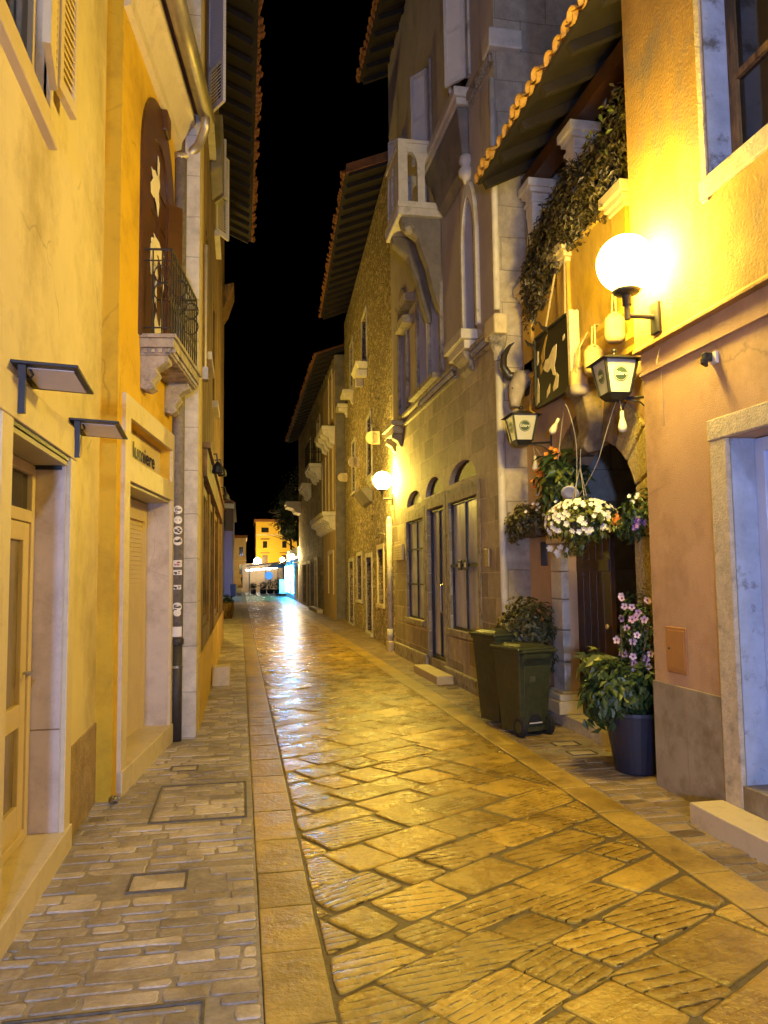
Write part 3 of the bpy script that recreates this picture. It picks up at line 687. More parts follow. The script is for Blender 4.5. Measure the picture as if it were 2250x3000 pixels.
# ------------------------------------------------------------------ left: yellow shop with the sign
p0 = Vector((-.93, 6.12, 0)); rz = -math.atan2(.23, 2.03)
o = thing('shop_house', 'deep yellow two-storey shop house with dark lettering over its shuttered doorway', 'house', p0, rz, local=True)
U1 = 2.13
wall(MB(), 0, -.03, U1, -.02, 6.75, [dict(y0=.27, y1=1.93, z0=.17, z1=2.42, d=.30), dict(y0=.27, y1=1.92, z0=2.60, z1=2.93, d=.13)], -1).build('wall', 'yellow', o)
t_ = .03
m = MB().box(-.001, t_, .10, .27, -.015, 3.10).box(-.001, t_, 1.93, 2.06, -.015, 3.10).box(-.001, t_, .27, 1.93, 2.42, 2.60).box(-.001, t_, .27, 1.93, 2.93, 3.10)
m.build('shopfront_surround', 'cream', o)
MB().box(-.3, t_+.012, .10, 2.06, -.018, .178).build('doorstep', 'cream', o, bevel=.006)
MB().box(-.129, -.0955, .272, 1.918, 2.602, 2.928).build('sign_board', 'cream', o)
MB().box(-.298, -.001, 1.922, 1.929, .172, 2.39).build('jamb', 'jamb', o)
MB().box(-.298, -.001, .272, 1.92, 2.39, 2.418).build('soffit_panel', 'rollgrey', o)
w0 = text_into(MB(), 'lumiere', (0, 0, 0), (0, 1, 0), (0, 0, 1), .195)
m = MB(); text_into(m, 'lumiere', (-.094, .82, 2.70), (0, 1, 0), (0, 0, 1), .195, .82/w0, .005, .004)
m.build('lettering', 'ink', o)
m = MB()
for a, b in ((.80, 1.18), (1.22, 1.30), (1.35, 1.64)): m.box(-.0955, -.092, a, b, 2.652, 2.661)
m.build('lettering_rule', 'ink', o)
ro = MB(); z = .172
while z < 2.2:
    ro.hexa([(-.25, .30, z), (-.25, 1.86, z), (-.262, 1.86, z), (-.262, .30, z)], [(-.256, .30, z+.042), (-.256, 1.86, z+.042), (-.266, 1.86, z+.042), (-.266, .30, z+.042)]); z += .043
ro.build('roller_shutter', 'doorpaint', o)
MB().box(-.22, -.29, .272, .30, .172, 2.38).box(-.22, -.29, 1.86, 1.915, .172, 2.38).box(-.225, -.29, .30, 1.86, 2.2, 2.38).build('shutter_guide', 'doorpaint', o)
# tall balcony window with peeling brown paint
fr = MB(); archmould(fr, 0, -1, .84, 1.62, 3.72, 5.40, 5.78, 'round', .28, .025); fr.build('window_frame', 'brownwood', o)
w_ = archfill(.004, .84, 1.62, 3.75, 5.40, 5.78, 'round'); d_ = w_.build('balcony_door', 'brownwood', o)
bb = MB()
for a, b in ((.845, .90), (1.19, 1.28), (1.56, 1.615)): bb.box(.003, .017, a, b, 3.76, 5.4)
for zz in (3.76, 4.4, 5.0, 5.32): bb.box(.0035, .015, .85, 1.61, zz, zz+.07)
bb.build('door_rails', 'brownwood', d_)
sh = MB(); sh.obox((.07, 1.70, 4.9), (.06, .05, 0), (-.012, .014, 0), (0, 0, .5)); sh.build('open_leaf', 'brownwood', d_)
MB().box(0, .07, 1.30, 1.50, 5.98, 6.2).build('hood_block', 'brownwood', o, bevel=.02)
gg = random.Random(21)
for cy, cz, w, h in ((1.08, 5.28, .40, .30), (1.2, 4.72, .58, .13), (1.05, 4.55, .34, .26), (1.12, 4.27, .10, .16), (1.22, 3.94, .34, .22), (1.4, 4.5, .14, .12), (1.18, 5.52, .10, .16)):
    n = 17; pts = [(.0185, cy+w*.42*max(-1, min(1, 1.4*math.cos(6.283*i/n)))*gg.uniform(.55, 1.25), cz+h*.62*max(-1, min(1, 1.5*math.sin(6.283*i/n)))*gg.uniform(.5, 1.3)) for i in range(n)]
    MB().prism(pts, (.003, 0, 0)).build('peeled_patch', 'peel', d_)
# balcony: slab, brackets, iron railing
b0, b1, bo = .62, 1.94, .29
dn = MB().box(0, bo, b0, b1, 3.62, 3.70).box(0, bo-.03, b0+.03, b1-.03, 3.56, 3.62).box(0, bo+.02, b0-.02, b1+.02, 3.70, 3.735); k = 22
for i in range(k): yy = b0+.03+(b1-b0-.06)*i/k; dn.box(bo-.029, bo-.01, yy, yy+.035, 3.575, 3.612)
for i in range(5): xx = .03+.06*i; dn.box(xx, xx+.035, b0+.029, b0+.01, 3.575, 3.612)
bal = dn.build('balcony', 'carved', o, bevel=.006)
for yb in (b0+.04, b1-.3):
    q = [(0, 3.56), (bo-.06, 3.56), (bo-.05, 3.51), (bo-.12, 3.47), (bo-.16, 3.44), (.15, 3.40), (.10, 3.33), (.12, 3.28), (.07, 3.25), (0, 3.27)]
    MB().prism([(a, yb, b) for a, b in q], (0, .17, 0)).build('bracket', 'carved', bal, bevel=.008)
ra = MB(); zt = 4.50; zb = 3.76
A_, B_, C_, D_ = (0.02, b0+.03), (bo-.03, b0+.03), (bo-.03, b1-.03), (.02, b1-.03)
for z_ in (zt, zb+.04, zt-.10):
    ra.tube([(A_[0], A_[1], z_), (B_[0], B_[1], z_), (C_[0], C_[1], z_), (D_[0], D_[1], z_)], .011 if z_ == zt else .007, 6)
def baluster(x, yy):
    ra.tube([(x, yy, zb-.02), (x, yy, zt)], .007, 5)
    pts = [(x, yy+.03*math.sin(a*1.0), zb+.1+.25*a/6.28) for a in [i*.5 for i in range(13)]]; ra.tube(pts, .005, 4)
for i in range(13): baluster(bo-.03, b0+.03+(b1-b0-.06)*i/12)
for i in range(1, 3): baluster(.02+(bo-.05)*i/3, b0+.03)
for cx_, cy_ in ((.18, b0+.03), (bo-.03, 1.0), (bo-.03, 1.6)):
    for kk in (0, 1):
        ra.tube([((cx_ + (.07*math.cos(a) if cx_ < .3 else 0)), cy_+(0 if cx_ < .3 else .09*math.cos(a)), 4.12+kk*.16+.08*math.sin(a)) for a in [i*.52 for i in range(13)]], .007, 5)
ra.build('railing', 'iron', bal)
# cornice and gutter
cor = MB().prism([(0, -.02, 6.22), (.05, -.02, 6.24), (.06, -.02, 6.32), (.16, -.02, 6.50), (.2, -.02, 6.52), (.2, -.02, 6.62), (0, -.02, 6.62)], (0, U1, 0)); cor.build('cornice', 'cream', o)
MB().hexa([(-.5, -.03, 6.9), (.32, -.03, 6.635), (.32, U1+.03, 6.635), (-.5, U1+.03, 6.9)], [(-.5, -.03, 6.94), (.32, -.03, 6.675), (.32, U1+.03, 6.675), (-.5, U1+.03, 6.94)]).build('roof', 'tiledim', o)
gt = MB().tube([(.33, -.6, 6.60), (.33, U1-.05, 6.58)], .085, 14).tube([(.33, U1-.2, 6.55), (.33, U1-.15, 6.42), (.24, U1-.02, 6.30), (.10, U1+.08, 6.22), (.03, U1-.12, 6.1)], .05, 12)
gt.build('gutter', 'gutter', o, smooth=True)
# downpipe in the corner: a thing of its own
px_, py_ = -.640, 8.16
o = thing('downpipe', 'grey-brown downpipe with round stickers between the yellow shop and the stone quoins', 'drainpipe', (px_, py_, 0))
MB().tube([(px_, py_, 1.02), (px_, py_, 6.1)], .062, 16).build('pipe', 'pipe', o, smooth=True)
MB().tube([(px_, py_, -.02), (px_, py_, .95)], .058, 16).lathe((px_, py_, .95), [(.058, 0), (.072, .01), (.072, .06), (.062, .075)], 16).build('pipe_foot', 'pipedark', o, smooth=True)
MB().lathe((px_, py_, .72), [(.06, 0), (.066, .004), (.066, .026), (.06, .03)], 16).build('clamp', 'steel', o)
def on_pipe(mb, ang0, z0, w, h, disc=False, off=.0645, n=14):
    """patch wrapped on the pipe; ang0 = direction angle (0 = -Y, towards the viewer)"""
    cols = 7
    def pt(a, z): return (px_+off*math.sin(a), py_-off*math.cos(a), z)
    if disc:
        c = [(w/2*math.cos(6.283*i/20), h/2*math.sin(6.283*i/20)) for i in range(20)]
        vs = [pt(ang0+u/off, z0+v) for u, v in c]; mb.add(vs+[pt(ang0, z0)], [(i, (i+1) % 20, 20) for i in range(20)])
    else:
        for i in range(cols):
            u0, u1 = -w/2+w*i/cols, -w/2+w*(i+1)/cols
            mb.quad(pt(ang0+u0/off, z0-h/2), pt(ang0+u1/off, z0-h/2), pt(ang0+u1/off, z0+h/2), pt(ang0+u0/off, z0+h/2))
for zc, w, h, disc, ink in ((2.33, .095, .085, True, 1), (2.225, .09, .08, True, 0), (2.12, .1, .085, True, 3), (2.01, .1, .09, True, 2), (1.78, .10, .07, False, 5), (1.69, .10, .05, False, 4), (1.54, .08, .045, False, 4), (1.34, .10, .09, True, 1), (1.28, .08, .07, True, 0), (1.09, .11, .10, False, 0)):
    m = MB(); on_pipe(m, .15, zc, w, h, disc); k = m.build('sticker', 'sticker', o)
    if ink:
        q = MB(); s_ = random.Random(ink)
        for _ in range({1: 3, 2: 4, 3: 6, 4: 5, 5: 7}[ink]): on_pipe(q, .15+s_.uniform(-.4, .4), zc+s_.uniform(-.3, .3)*h, s_.uniform(.01, .035), s_.uniform(.006, .016), False, .0652)
        q.build('sticker_print', 'redink' if ink == 5 else 'ink', k)

# flood lamps (unlit) on the pale house
def flood(label, by, bz, tip_y):
    x = XP+.03
    o = thing('floodlight', label, 'floodlight', (x, by, bz), group='slim floodlights on the pale house lintel')
    MB().hexa([(x, by-.012, bz), (x+.035, by-.012, bz), (x+.035, by+.012, bz), (x, by+.012, bz)], [(x, by-.012, bz+.24), (x+.035, by-.012, bz+.24), (x+.035, by+.012, bz+.24), (x, by+.012, bz+.24)]).build('post', 'black', o)
    zt = bz+.235; x1 = x+.27; w = .38
    h = MB().hexa([(x-.03, by-.03, zt), (x1, by-.02, zt-.015), (x1, by+w, zt-.05), (x-.03, by+w, zt-.03)], [(x-.03, by-.03, zt+.016), (x1, by-.02, zt), (x1, by+w, zt-.036), (x-.03, by+w, zt-.015)])
    hd = h.build('lamp_head', 'black', o, bevel=.004)
    MB().hexa([(x+.01, by+.03, zt-.004-.004), (x1-.03, by+.03, zt-.022), (x1-.03, by+w-.04, zt-.051), (x+.01, by+w-.04, zt-.034)], [(x+.01, by+.03, zt+.002), (x1-.03, by+.03, zt-.011), (x1-.03, by+w-.04, zt-.04), (x+.01, by+w-.04, zt-.024)]).build('lens', 'whitepaint', hd)
    MB().tube([(x+.03, by+.03, bz+.25), (x+.05, by+.06, bz+.2), (x+.03, by+.09, bz+.19), (x, by+.1, bz+.21)], .006, 6).build('cable', 'black', o)
    return o
flood('slim black floodlight at the near end of the pale door lintel', 3.80, 2.42, 0)
flood('slim black floodlight at the far end of the pale door lintel', 5.05, 2.40, 0)

# ------------------------------------------------------------------ left: tall old house with quoins
XS = -.452
o = thing('tall_house', 'tall old streaked house with pale quoins beside the downpipe and open louvred shutters', 'house', (XS, 14, 0))
wall(MB(), XS, 8.26, 20.6, -.02, 10.9, [dict(y0=9.75, y1=11.5, z0=1.0, z1=2.85, d=.12), dict(y0=11.9, y1=13.6, z0=.05, z1=2.85, d=.12), dict(y0=14.0, y1=16.2, z0=.9, z1=2.85, d=.12), dict(y0=16.8, y1=18.2, z0=.05, z1=2.85, d=.12),
    dict(y0=9.75, y1=10.5, z0=4.45, z1=6.2, d=.15), dict(y0=12.5, y1=13.3, z0=4.45, z1=6.2, d=.15), dict(y0=9.95, y1=10.75, z0=7.7, z1=9.4, d=.15), dict(y0=13.0, y1=13.8, z0=7.5, z1=9.0, d=.15)], -1).build('wall', 'oldwall', o)
MB().box(XS, XS+.004, 8.81, 9.15, .75, 10.6).build('corner_render', 'tavern', o)
MB().box(XS-.15, XS+.004, 8.242, 8.258, -.02, 10.6).box(XS-.001, XS+.006, 8.258, 8.8, -.02, 10.6).build('quoins', 'quoin', o)
sf = MB()
for a, b, c_, d_ in ((9.75, 11.5, 1.0, 2.85), (11.9, 13.6, .05, 2.85), (14.0, 16.2, .9, 2.85), (16.8, 18.2, .05, 2.85)):
    window(o, XS-.03, a, b, c_, d_, -1, 'shopwood', 'paned', .12, (2, 0), .07, 'shop_window')
MB().box(XS-.001, XS+.05, 9.5, 18.4, 2.86, 3.2).box(XS-.001, XS+.09, 9.45, 18.5, 3.2, 3.27).build('shop_fascia', 'shopwood', o)
MB().box(XS, XS+.02, 8.63, 20.5, -.02, .75).build('dado', 'tavern', o)
for a, b, c_, d_ in ((9.75, 10.5, 4.45, 6.2), (12.5, 13.3, 4.45, 6.2), (9.95, 10.75, 7.7, 9.4), (13.0, 13.8, 7.5, 9.0)):
    window(o, XS-.06, a, b, c_, d_, -1, 'shopwood', 'paned', .05, (1, 1))
    MB().box(XS-.02, XS+.09, a-.1, b+.1, c_-.1, c_-.002).build('window_sill', 'white', o)
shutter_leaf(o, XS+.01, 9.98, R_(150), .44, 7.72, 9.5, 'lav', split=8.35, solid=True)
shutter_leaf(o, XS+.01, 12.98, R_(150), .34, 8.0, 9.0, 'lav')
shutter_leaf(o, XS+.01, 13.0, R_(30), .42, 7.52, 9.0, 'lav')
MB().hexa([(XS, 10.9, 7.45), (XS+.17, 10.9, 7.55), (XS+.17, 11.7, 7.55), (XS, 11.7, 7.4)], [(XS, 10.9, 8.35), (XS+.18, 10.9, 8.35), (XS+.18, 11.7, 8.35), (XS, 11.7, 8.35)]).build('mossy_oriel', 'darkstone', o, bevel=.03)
MB().tube([(XS+.03, 9.15, 4.0), (XS+.03, 9.15, 5.6)], .03, 8).box(XS, XS+.07, 9.08, 9.22, 3.95, 4.1).build('conduit', 'gutter', o)
MB().hexa([(XS, 18.6, 8.1), (XS+.12, 18.6, 8.3), (XS+.12, 19.9, 8.3), (XS, 19.9, 8.1)], [(XS, 18.6, 8.72), (XS+.28, 18.6, 8.8), (XS+.28, 19.9, 8.8), (XS, 19.9, 8.72)]).build('stone_corbel', 'shopwood', o, bevel=.02)
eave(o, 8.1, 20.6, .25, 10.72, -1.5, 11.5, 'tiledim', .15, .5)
m = MB()
for yy, zz in ((10.7, 3.1), (12.9, 3.35), (16.5, 3.3)):
    m.tube([(XS, yy, zz+.2), (XS+.12, yy, zz+.22), (XS+.14, yy, zz+.1)], .012, 6).lathe((XS+.14, yy, zz-.06), [(.02, .17), (.07, .1), (.085, .02), (.06, 0)], 12)
m.build('wall_spotlight', 'black', o)
o = thing('stone_block', 'pale square stone block with a slanted side against the left wall', 'stone block', (-.3, 12.2, 0))
MB().hexa([(-.42, 11.98, -.01), (-.16, 11.98, -.01), (-.16, 12.35, -.01), (-.42, 12.35, -.01)], [(-.40, 12.02, .27), (-.15, 12.0, .29), (-.15, 12.36, .29), (-.42, 12.36, .27)]).build('block', 'cream', o, bevel=.012)

# ------------------------------------------------------------------ right: orange house
XR = 3.18
o = thing('house', 'orange plastered house with grey stone dado, meter hatch and cool-lit doorway', 'house', (XR, 0, 0))
wall(MB(), XR, -6, 5.585, -.02, 3.215, [dict(y0=3.3, y1=4.52, z0=.27, z1=2.52, d=.30)], 1, top=False).build('wall', 'orange', o)
wall(MB(), XR-.055, -6, 5.60, 3.40, 9.5, [dict(y0=3.2, y1=4.53, z0=4.31, z1=6.4, d=.26)], 1).build('upper_wall', 'orangeup', o)
MB().prism([(XR+.03, -6, 3.19), (XR-.03, -6, 3.20), (XR-.032, -6, 3.225), (XR-.012, -6, 3.235), (XR-.012, -6, 3.405), (XR+.03, -6, 3.405)], (0, 11.59, 0)).build('string_course', 'orange', o)
MB().prism([(XR-.012, -6, 3.385), (XR-.075, -6, 3.388), (XR-.075, -6, 3.405), (XR-.056, -6, 3.43), (XR-.054, -6, 3.40)], (0, 11.605, 0)).build('drip_edge', 'orangeup', o)
MB().box(XR-.018, XR, 4.722, 5.592, -.02, .80).build('dado', 'dado', o, bevel=.004)
MB().box(XR-.0195, XR-.004, 5.14, 5.146, -.02, .798).build('dado_joint', 'creamdark', o)
m = MB().box(XR-.035, XR, 4.52, 4.70, .0, 2.52)
m.build('door_jamb', 'lintel', o, bevel=.006)
MB().box(XR-.04, XR, 3.1, 4.715, 2.522, 2.67).build('door_lintel', 'lintel', o, bevel=.01)
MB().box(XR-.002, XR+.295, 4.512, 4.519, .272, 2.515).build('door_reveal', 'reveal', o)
MB().box(XR-.03, XR+.3, 3.2, 4.519, .0, .276).build('threshold', 'dado', o, bevel=.006)
f = MB(); xf = XR+.17
f.box(xf, xf+.07, 4.42, 4.51, .272, 2.51).box(xf, xf+.07, 3.3, 4.42, 2.42, 2.51)
df = f.build('door_frame', 'cooldoor', o, bevel=.004)
d = MB().box(xf+.03, xf+.07, 4.33, 4.415, .28, 2.415).box(xf+.03, xf+.07, 3.3, 4.33, 2.15, 2.415).box(xf+.03, xf+.07, 3.3, 4.33, .28, .5)
d.build('door', 'cooldoor', df)
sh = MB(); z = .5
while z < 2.14:
    sh.hexa([(xf+.045, 3.3, z), (xf+.045, 4.33, z), (xf+.06, 4.33, z), (xf+.06, 3.3, z)], [(xf+.055, 3.3, z+.03), (xf+.055, 4.33, z+.03), (xf+.07, 4.33, z+.03), (xf+.07, 3.3, z+.03)]); z += .034
sh.build('door_slats', 'cooldoor', df)
MB().box(2.90, XR-.036, 2.9, 4.73, -.02, .132).build('doorstep', 'cream', o, bevel=.008)
MB().box(XR-.073, XR-.055, 4.53, 4.60, 4.15, 6.5).box(XR-.093, XR-.055, 3.0, 4.60, 4.17, 4.31).build('window_surround', 'lintel', o, bevel=.012)
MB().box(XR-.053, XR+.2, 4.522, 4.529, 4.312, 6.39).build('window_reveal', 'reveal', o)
window(o, XR+.12, 3.2, 4.52, 4.315, 6.39, 1, 'shopwood', 'paned', .07, (1, 2), .06)
h = MB().box(XR-.012, XR, 5.12, 5.39, .89, 1.23).build('meter_hatch', 'hatch', o, bevel=.012)
MB().box(XR-.016, XR-.011, 5.145, 5.365, .92, 1.205).build('hatch_door', 'hatch', h, bevel=.003)
MB().sphere((XR-.018, 5.335, 1.07), .009, 8, 6).build('keyhole', 'black', h)
MB().tube([(XR-.01, 5.30, 3.2), (XR-.012, 5.30, 2.75)], .004, 5).tube([(XR-.01, 5.28, 3.42), (XR-.06, 5.28, 3.22)], .004, 5).build('lamp_cable', 'clay', o)
o = thing('security_camera', 'small black device fixed on the orange wall above the door lintel', 'camera', (XR, 4.64, 3.1))
MB().obox((XR-.04, 4.66, 3.1), (.035, 0, 0), (0, .022, 0), (0, 0, .03)).obox((XR-.075, 4.65, 3.06), (.02, 0, -.012), (0, .018, 0), (0, 0, .02)).build('body', 'black', o, bevel=.005)
MB().box(XR-.02, XR, 4.6, 4.66, 3.05, 3.13).build('mount', 'whitepaint', o)

# ------------------------------------------------------------------ right: tavern with arch and roofed terrace
XT = 3.5
AC, AR, AS = 7.06, .80, 2.13
o = thing('tavern', 'ochre tavern with rusticated arched doorway and tile-roofed terrace above', 'house', (XT, 7.3, 0))
wall(MB(), XT, 5.59, 8.985, -.02, 3.62, [dict(y0=AC-AR, y1=AC+AR, z0=.0, z1=AS+AR, zs=AS, kind='round', d=.14)], 1, 3.5, top=False).build('wall', 'tavlow', o)
MB().box(XT-.02, XT+.3, 5.59, 8.985, 3.62, 5.1).build('parapet', 'tavern', o)
mo = MB()
mo.prism([(XT-.02, 5.59, 3.60), (XT-.06, 5.59, 3.61), (XT-.07, 5.59, 3.66), (XT-.12, 5.59, 3.70), (XT-.12, 5.59, 3.76), (XT-.05, 5.59, 3.80), (XT-.05, 5.59, 3.93), (XT-.10, 5.59, 3.97), (XT-.10, 5.59, 4.02), (XT-.02, 5.59, 4.05)], (0, 3.39, 0))
mo.build('cornice', 'tavern', o)
for yc in (6.38, 7.66, 8.72):
    ped = MB(); cap = MB()
    ped.box(XT-.06, XT-.018, yc-.13, yc+.13, 4.05, 5.10)
    for k, (e, za, zb) in enumerate(((.02, 4.98, 5.03), (.05, 5.03, 5.09), (.085, 5.09, 5.19))): cap.box(XT-.06-e, XT+.30, yc-.13-e, yc+.13+e, za, zb+(.001*k))
    pd = ped.build('pedestal', 'tavern', o); cap.build('pedestal_cap', 'cream', pd, bevel=.008)
MB().prism([(XT-.02, 5.59, 5.1), (XT-.05, 5.59, 5.11), (XT-.05, 5.59, 5.15), (XT+.3, 5.59, 5.15), (XT+.3, 5.59, 5.1)], (0, 3.39, 0)).build('parapet_coping', 'tavern', o)
for yc in (7.52, 8.74):
    m = MB().box(XT+.02, XT+.24, yc-.11, yc+.11, 5.19, 6.32)
    for e, za, zb in ((.02, 6.2, 6.24), (.04, 6.32, 6.38), (.07, 6.38, 6.48)): m.box(XT+.02-e, XT+.24+e, yc-.11-e, yc+.11+e, za, zb)
    m.build('terrace_pillar', 'white', o, bevel=.008)
MB().box(XT+.02, XT+.24, 5.6, 8.98, 6.49, 6.66).build('terrace_beam', 'brownwood', o)
MB().box(XT+2.9, XT+3.3, 5.6, 8.98, 3.6, 8.2).box(XT+.3, XT+3.2, 5.6, 8.98, 3.55, 3.62).build('terrace_back_wall', 'tavlow', o)
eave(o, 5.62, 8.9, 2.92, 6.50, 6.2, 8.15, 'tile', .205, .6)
# arch ring of voussoirs
vo = MB(); ru = MB(); n = 9; XF = XT-.035
for i in range(n):
    a0, a1 = math.pi*i/n+.012, math.pi*(i+1)/n-.012
    if i == 4: continue
    q = []
    for a, rr in ((a0, AR), ((a0+a1)/2, AR), (a1, AR), (a1, AR+.43), ((a0+a1)/2, AR+.44), (a0, AR+.43)):
        q.append((XF, AC-rr*math.cos(a), AS+rr*math.sin(a)))
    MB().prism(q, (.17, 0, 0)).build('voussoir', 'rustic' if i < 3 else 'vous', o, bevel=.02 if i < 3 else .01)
ks = MB(); q = [(3.5, 3.50), (3.24, 3.52), (3.22, 3.44), (3.30, 3.36), (3.33, 3.20), (3.36, 3.05), (3.32, 2.98), (3.28, 2.86), (3.34, 2.80), (3.5, 2.84)]
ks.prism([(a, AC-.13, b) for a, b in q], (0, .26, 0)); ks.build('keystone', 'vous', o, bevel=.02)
im = MB()
for a, b in ((AC-AR-.36, AC-AR+.03), (AC+AR-.03, AC+AR+.40)): im.box(XT-.09, XT+.13, a, b, 1.96, 2.125)
im.build('impost', 'cream', o, bevel=.015)
pr = MB().box(XT-.05, XT+.135, AC-AR-.32, AC-AR, .3, 1.955); pr.build('near_pier', 'rustic', o, bevel=.01)
pf = MB(); z = .36
for h_ in (.32, .34, .33, .30, .30): pf.box(XT-.08, XT+.137, AC+AR+.002, AC+AR+.30, z+.004, z+h_-.004); z += h_
pf.build('far_pier', 'blockb', o, bevel=.012)
pb = MB().box(XT-.17, XT+.13, AC+AR-.05, AC+AR+.44, .13, .27).box(XT-.15, XT+.13, AC+AR-.03, AC+AR+.40, .27, .34).box(XT-.11, XT+.13, AC+AR-.01, AC+AR+.36, .34, .37)
pb.build('pier_base', 'cream', o, bevel=.018)
MB().box(XT-.10, XT+1.6, 5.9, 8.62, -.02, .13).build('doorstep', 'lintel', o, bevel=.012)
dw = MB(); y0d, y1d = AC+.02, AC+AR
for i in range(5): dw.box(XT+.095, XT+.15, y0d+(y1d-y0d)*i/5+.003, y0d+(y1d-y0d)*(i+1)/5-.003, .14, 2.08)
dw.box(XT+.085, XT+.094, y0d+.02, y1d-.02, .5, .62).box(XT+.085, XT+.094, y0d+.02, y1d-.02, 1.65, 1.77)
dl = dw.build('door', 'tavdoor', o, bevel=.004)
MB().lathe((XT+.07, AC+.10, 1.1), [(.02, 0), (.028, .01), (.012, .03)], 10, (1, 0, 0)).build('door_knob', 'brass', dl)
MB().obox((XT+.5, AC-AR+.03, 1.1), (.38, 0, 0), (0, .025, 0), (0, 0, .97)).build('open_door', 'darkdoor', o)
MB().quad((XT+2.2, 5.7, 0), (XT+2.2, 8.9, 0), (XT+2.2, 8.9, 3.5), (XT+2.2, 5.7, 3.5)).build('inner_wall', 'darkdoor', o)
MB().box(XT-.10, XT-.01, 5.82, 6.24, 1.35, 1.95).build('flower_bracket', 'rustic', o, bevel=.02)
MB().box(XT-.1, XT, 8.02, 8.22, 2.02, 2.17).build('stone_corbel', 'cream', o, bevel=.012)
o = thing('sign_plate', 'small dark blue enamel sign on the tavern wall left of the brown door', 'sign', (XT, 8.52, 1.86))
MB().box(XT-.014, XT-.002, 8.42, 8.60, 1.72, 2.0).build('plate', 'sign', o, bevel=.003)
MB().box(XT-.0155, XT-.0138, 8.435, 8.585, 1.735, 1.985).build('enamel_face', 'sign', o)

# ------------------------------------------------------------------ right: gothic stone house
XG = 3.2
YG0, YG1 = 8.99, 15.97
o = thing('gothic_house', 'tall stone house with pointed gothic windows, shop openings and a white traceried balcony', 'house', (XG, 12.5, 0))
A = dict(y0=13.32, y1=14.72, z0=.81, z1=2.65, d=.16); D = dict(y0=11.90, y1=13.0, z0=.22, z1=2.75, d=.2); B = dict(y0=10.12, y1=11.58, z0=.80, z1=2.73, d=.16)
LUN = [dict(y0=13.40, y1=14.66, z0=2.93, zs=2.93, z1=3.20, kind='round', d=.1), dict(y0=12.0, y1=13.1, z0=2.97, zs=2.97, z1=3.27, kind='round', d=.1), dict(y0=10.14, y1=11.55, z0=3.01, zs=3.01, z1=3.30, kind='round', d=.1)]
wall(MB(), XG, YG0, YG1, -.02, 4.60, [A, D, B]+LUN, 1, 5, top=False).build('ground_floor_wall', 'ashlar', o)
GW = [dict(y0=9.86, y1=10.44, z0=5.02, zs=6.35, z1=6.98, kind='pointed', d=.2), dict(y0=11.78, y1=12.5, z0=4.86, zs=6.3, z1=7.0, kind='pointed', d=.2), dict(y0=12.66, y1=13.38, z0=4.86, zs=6.3, z1=7.0, kind='pointed', d=.2), dict(y0=14.35, y1=15.05, z0=4.86, zs=6.5, z1=7.2, kind='pointed', d=.2)]
UW = [dict(y0=10.08, y1=10.80, z0=8.72, z1=10.4, d=.15), dict(y0=12.3, y1=13.0, z0=8.72, z1=10.4, d=.15), dict(y0=14.4, y1=15.1, z0=8.72, z1=10.4, d=.15)]
wall(MB(), XG, YG0, YG1, 4.601, 13.2, GW+UW, 1, 5).build('upper_wall', 'gothic', o)
MB().box(XG-.004, XG+2.5, YG0-.012, YG0-.002, -.02, 13.1).build('side_wall', 'ashlar2', o)
MB().box(XG-.008, XG, YG0-.012, YG0+.26, 4.9, 8.2).build('quoins', 'quoin', o)
MB().tube([(XG-.03, YG0+.02, 4.95), (XG-.03, YG0+.02, 8.0)], .045, 10).tube([(XG-.03, YG0+.02, .3), (XG-.03, YG0+.02, 4.3)], .05, 10).build('corner_shaft', 'white', o, smooth=True)
MB().box(XG-.07, XG, YG0+.3, 11.85, -.02, .2).box(XG-.06, XG, 13.05, YG1-.2, -.02, .25).build('plinth', 'carved', o, bevel=.02)
# shop windows
for h, nm in ((A, 'shop_window'), (B, 'shop_window')):
    w_ = window(o, XG+.04, h['y0'], h['y1'], h['z0'], h['z1'], 1, 'black', 'pane', .035, (1, 0), .05, nm)
m = MB()
for zz in (1.45, 2.1): m.box(XG+.015, XG+.03, A['y0'], A['y1'], zz-.012, zz+.012)
m.build('window_bar', 'black', o)
dw = window(o, XG+.06, D['y0'], D['y1'], D['z0'], D['z1'], 1, 'black', 'pane', .06, (1, 0), .06, 'shop_door')
MB().tube([(XG+.06, 12.25, 1.0), (XG+.02, 12.25, 1.02), (XG+.02, 12.25, 1.45), (XG+.06, 12.25, 1.47)], .012, 8).build('handle', 'steel', dw)
MB().box(XG+.012, XG+.03, B['y0'], B['y1'], 1.74, 1.78).build('security_bar', 'black', o)
for yy in (10.72, 11.02):
    lb = MB().box(XG-.012, XG+.011, yy-.10, yy+.10, 1.69, 1.84).build('lock_box', 'black', o, bevel=.01)
    MB().box(XG-.0145, XG-.0125, yy-.045, yy+.045, 1.73, 1.80).build('lock_label', 'sticker', lb)
for h in LUN:
    l = archfill(XG+.085, h['y0'], h['y1'], h['z0'], h['zs'], h['z1'], 'round').build('lunette', 'darkdoor', o)
sr = MB()
for h in (A, D, B):
    sr.box(XG-.012, XG-.001, h['y0']-.14, h['y0'], h['z0']-.0, h['z1']+.2); sr.box(XG-.012, XG-.001, h['y1'], h['y1']+.14, h['z0'], h['z1']+.2); sr.box(XG-.012, XG-.001, h['y0'], h['y1'], h['z1'], h['z1']+.2)
    if h is not D: sr.box(XG-.05, XG-.001, h['y0']-.1, h['y1']+.1, h['z0']-.09, h['z0'])
sr.build('opening_surround', 'carved', o, bevel=.004)
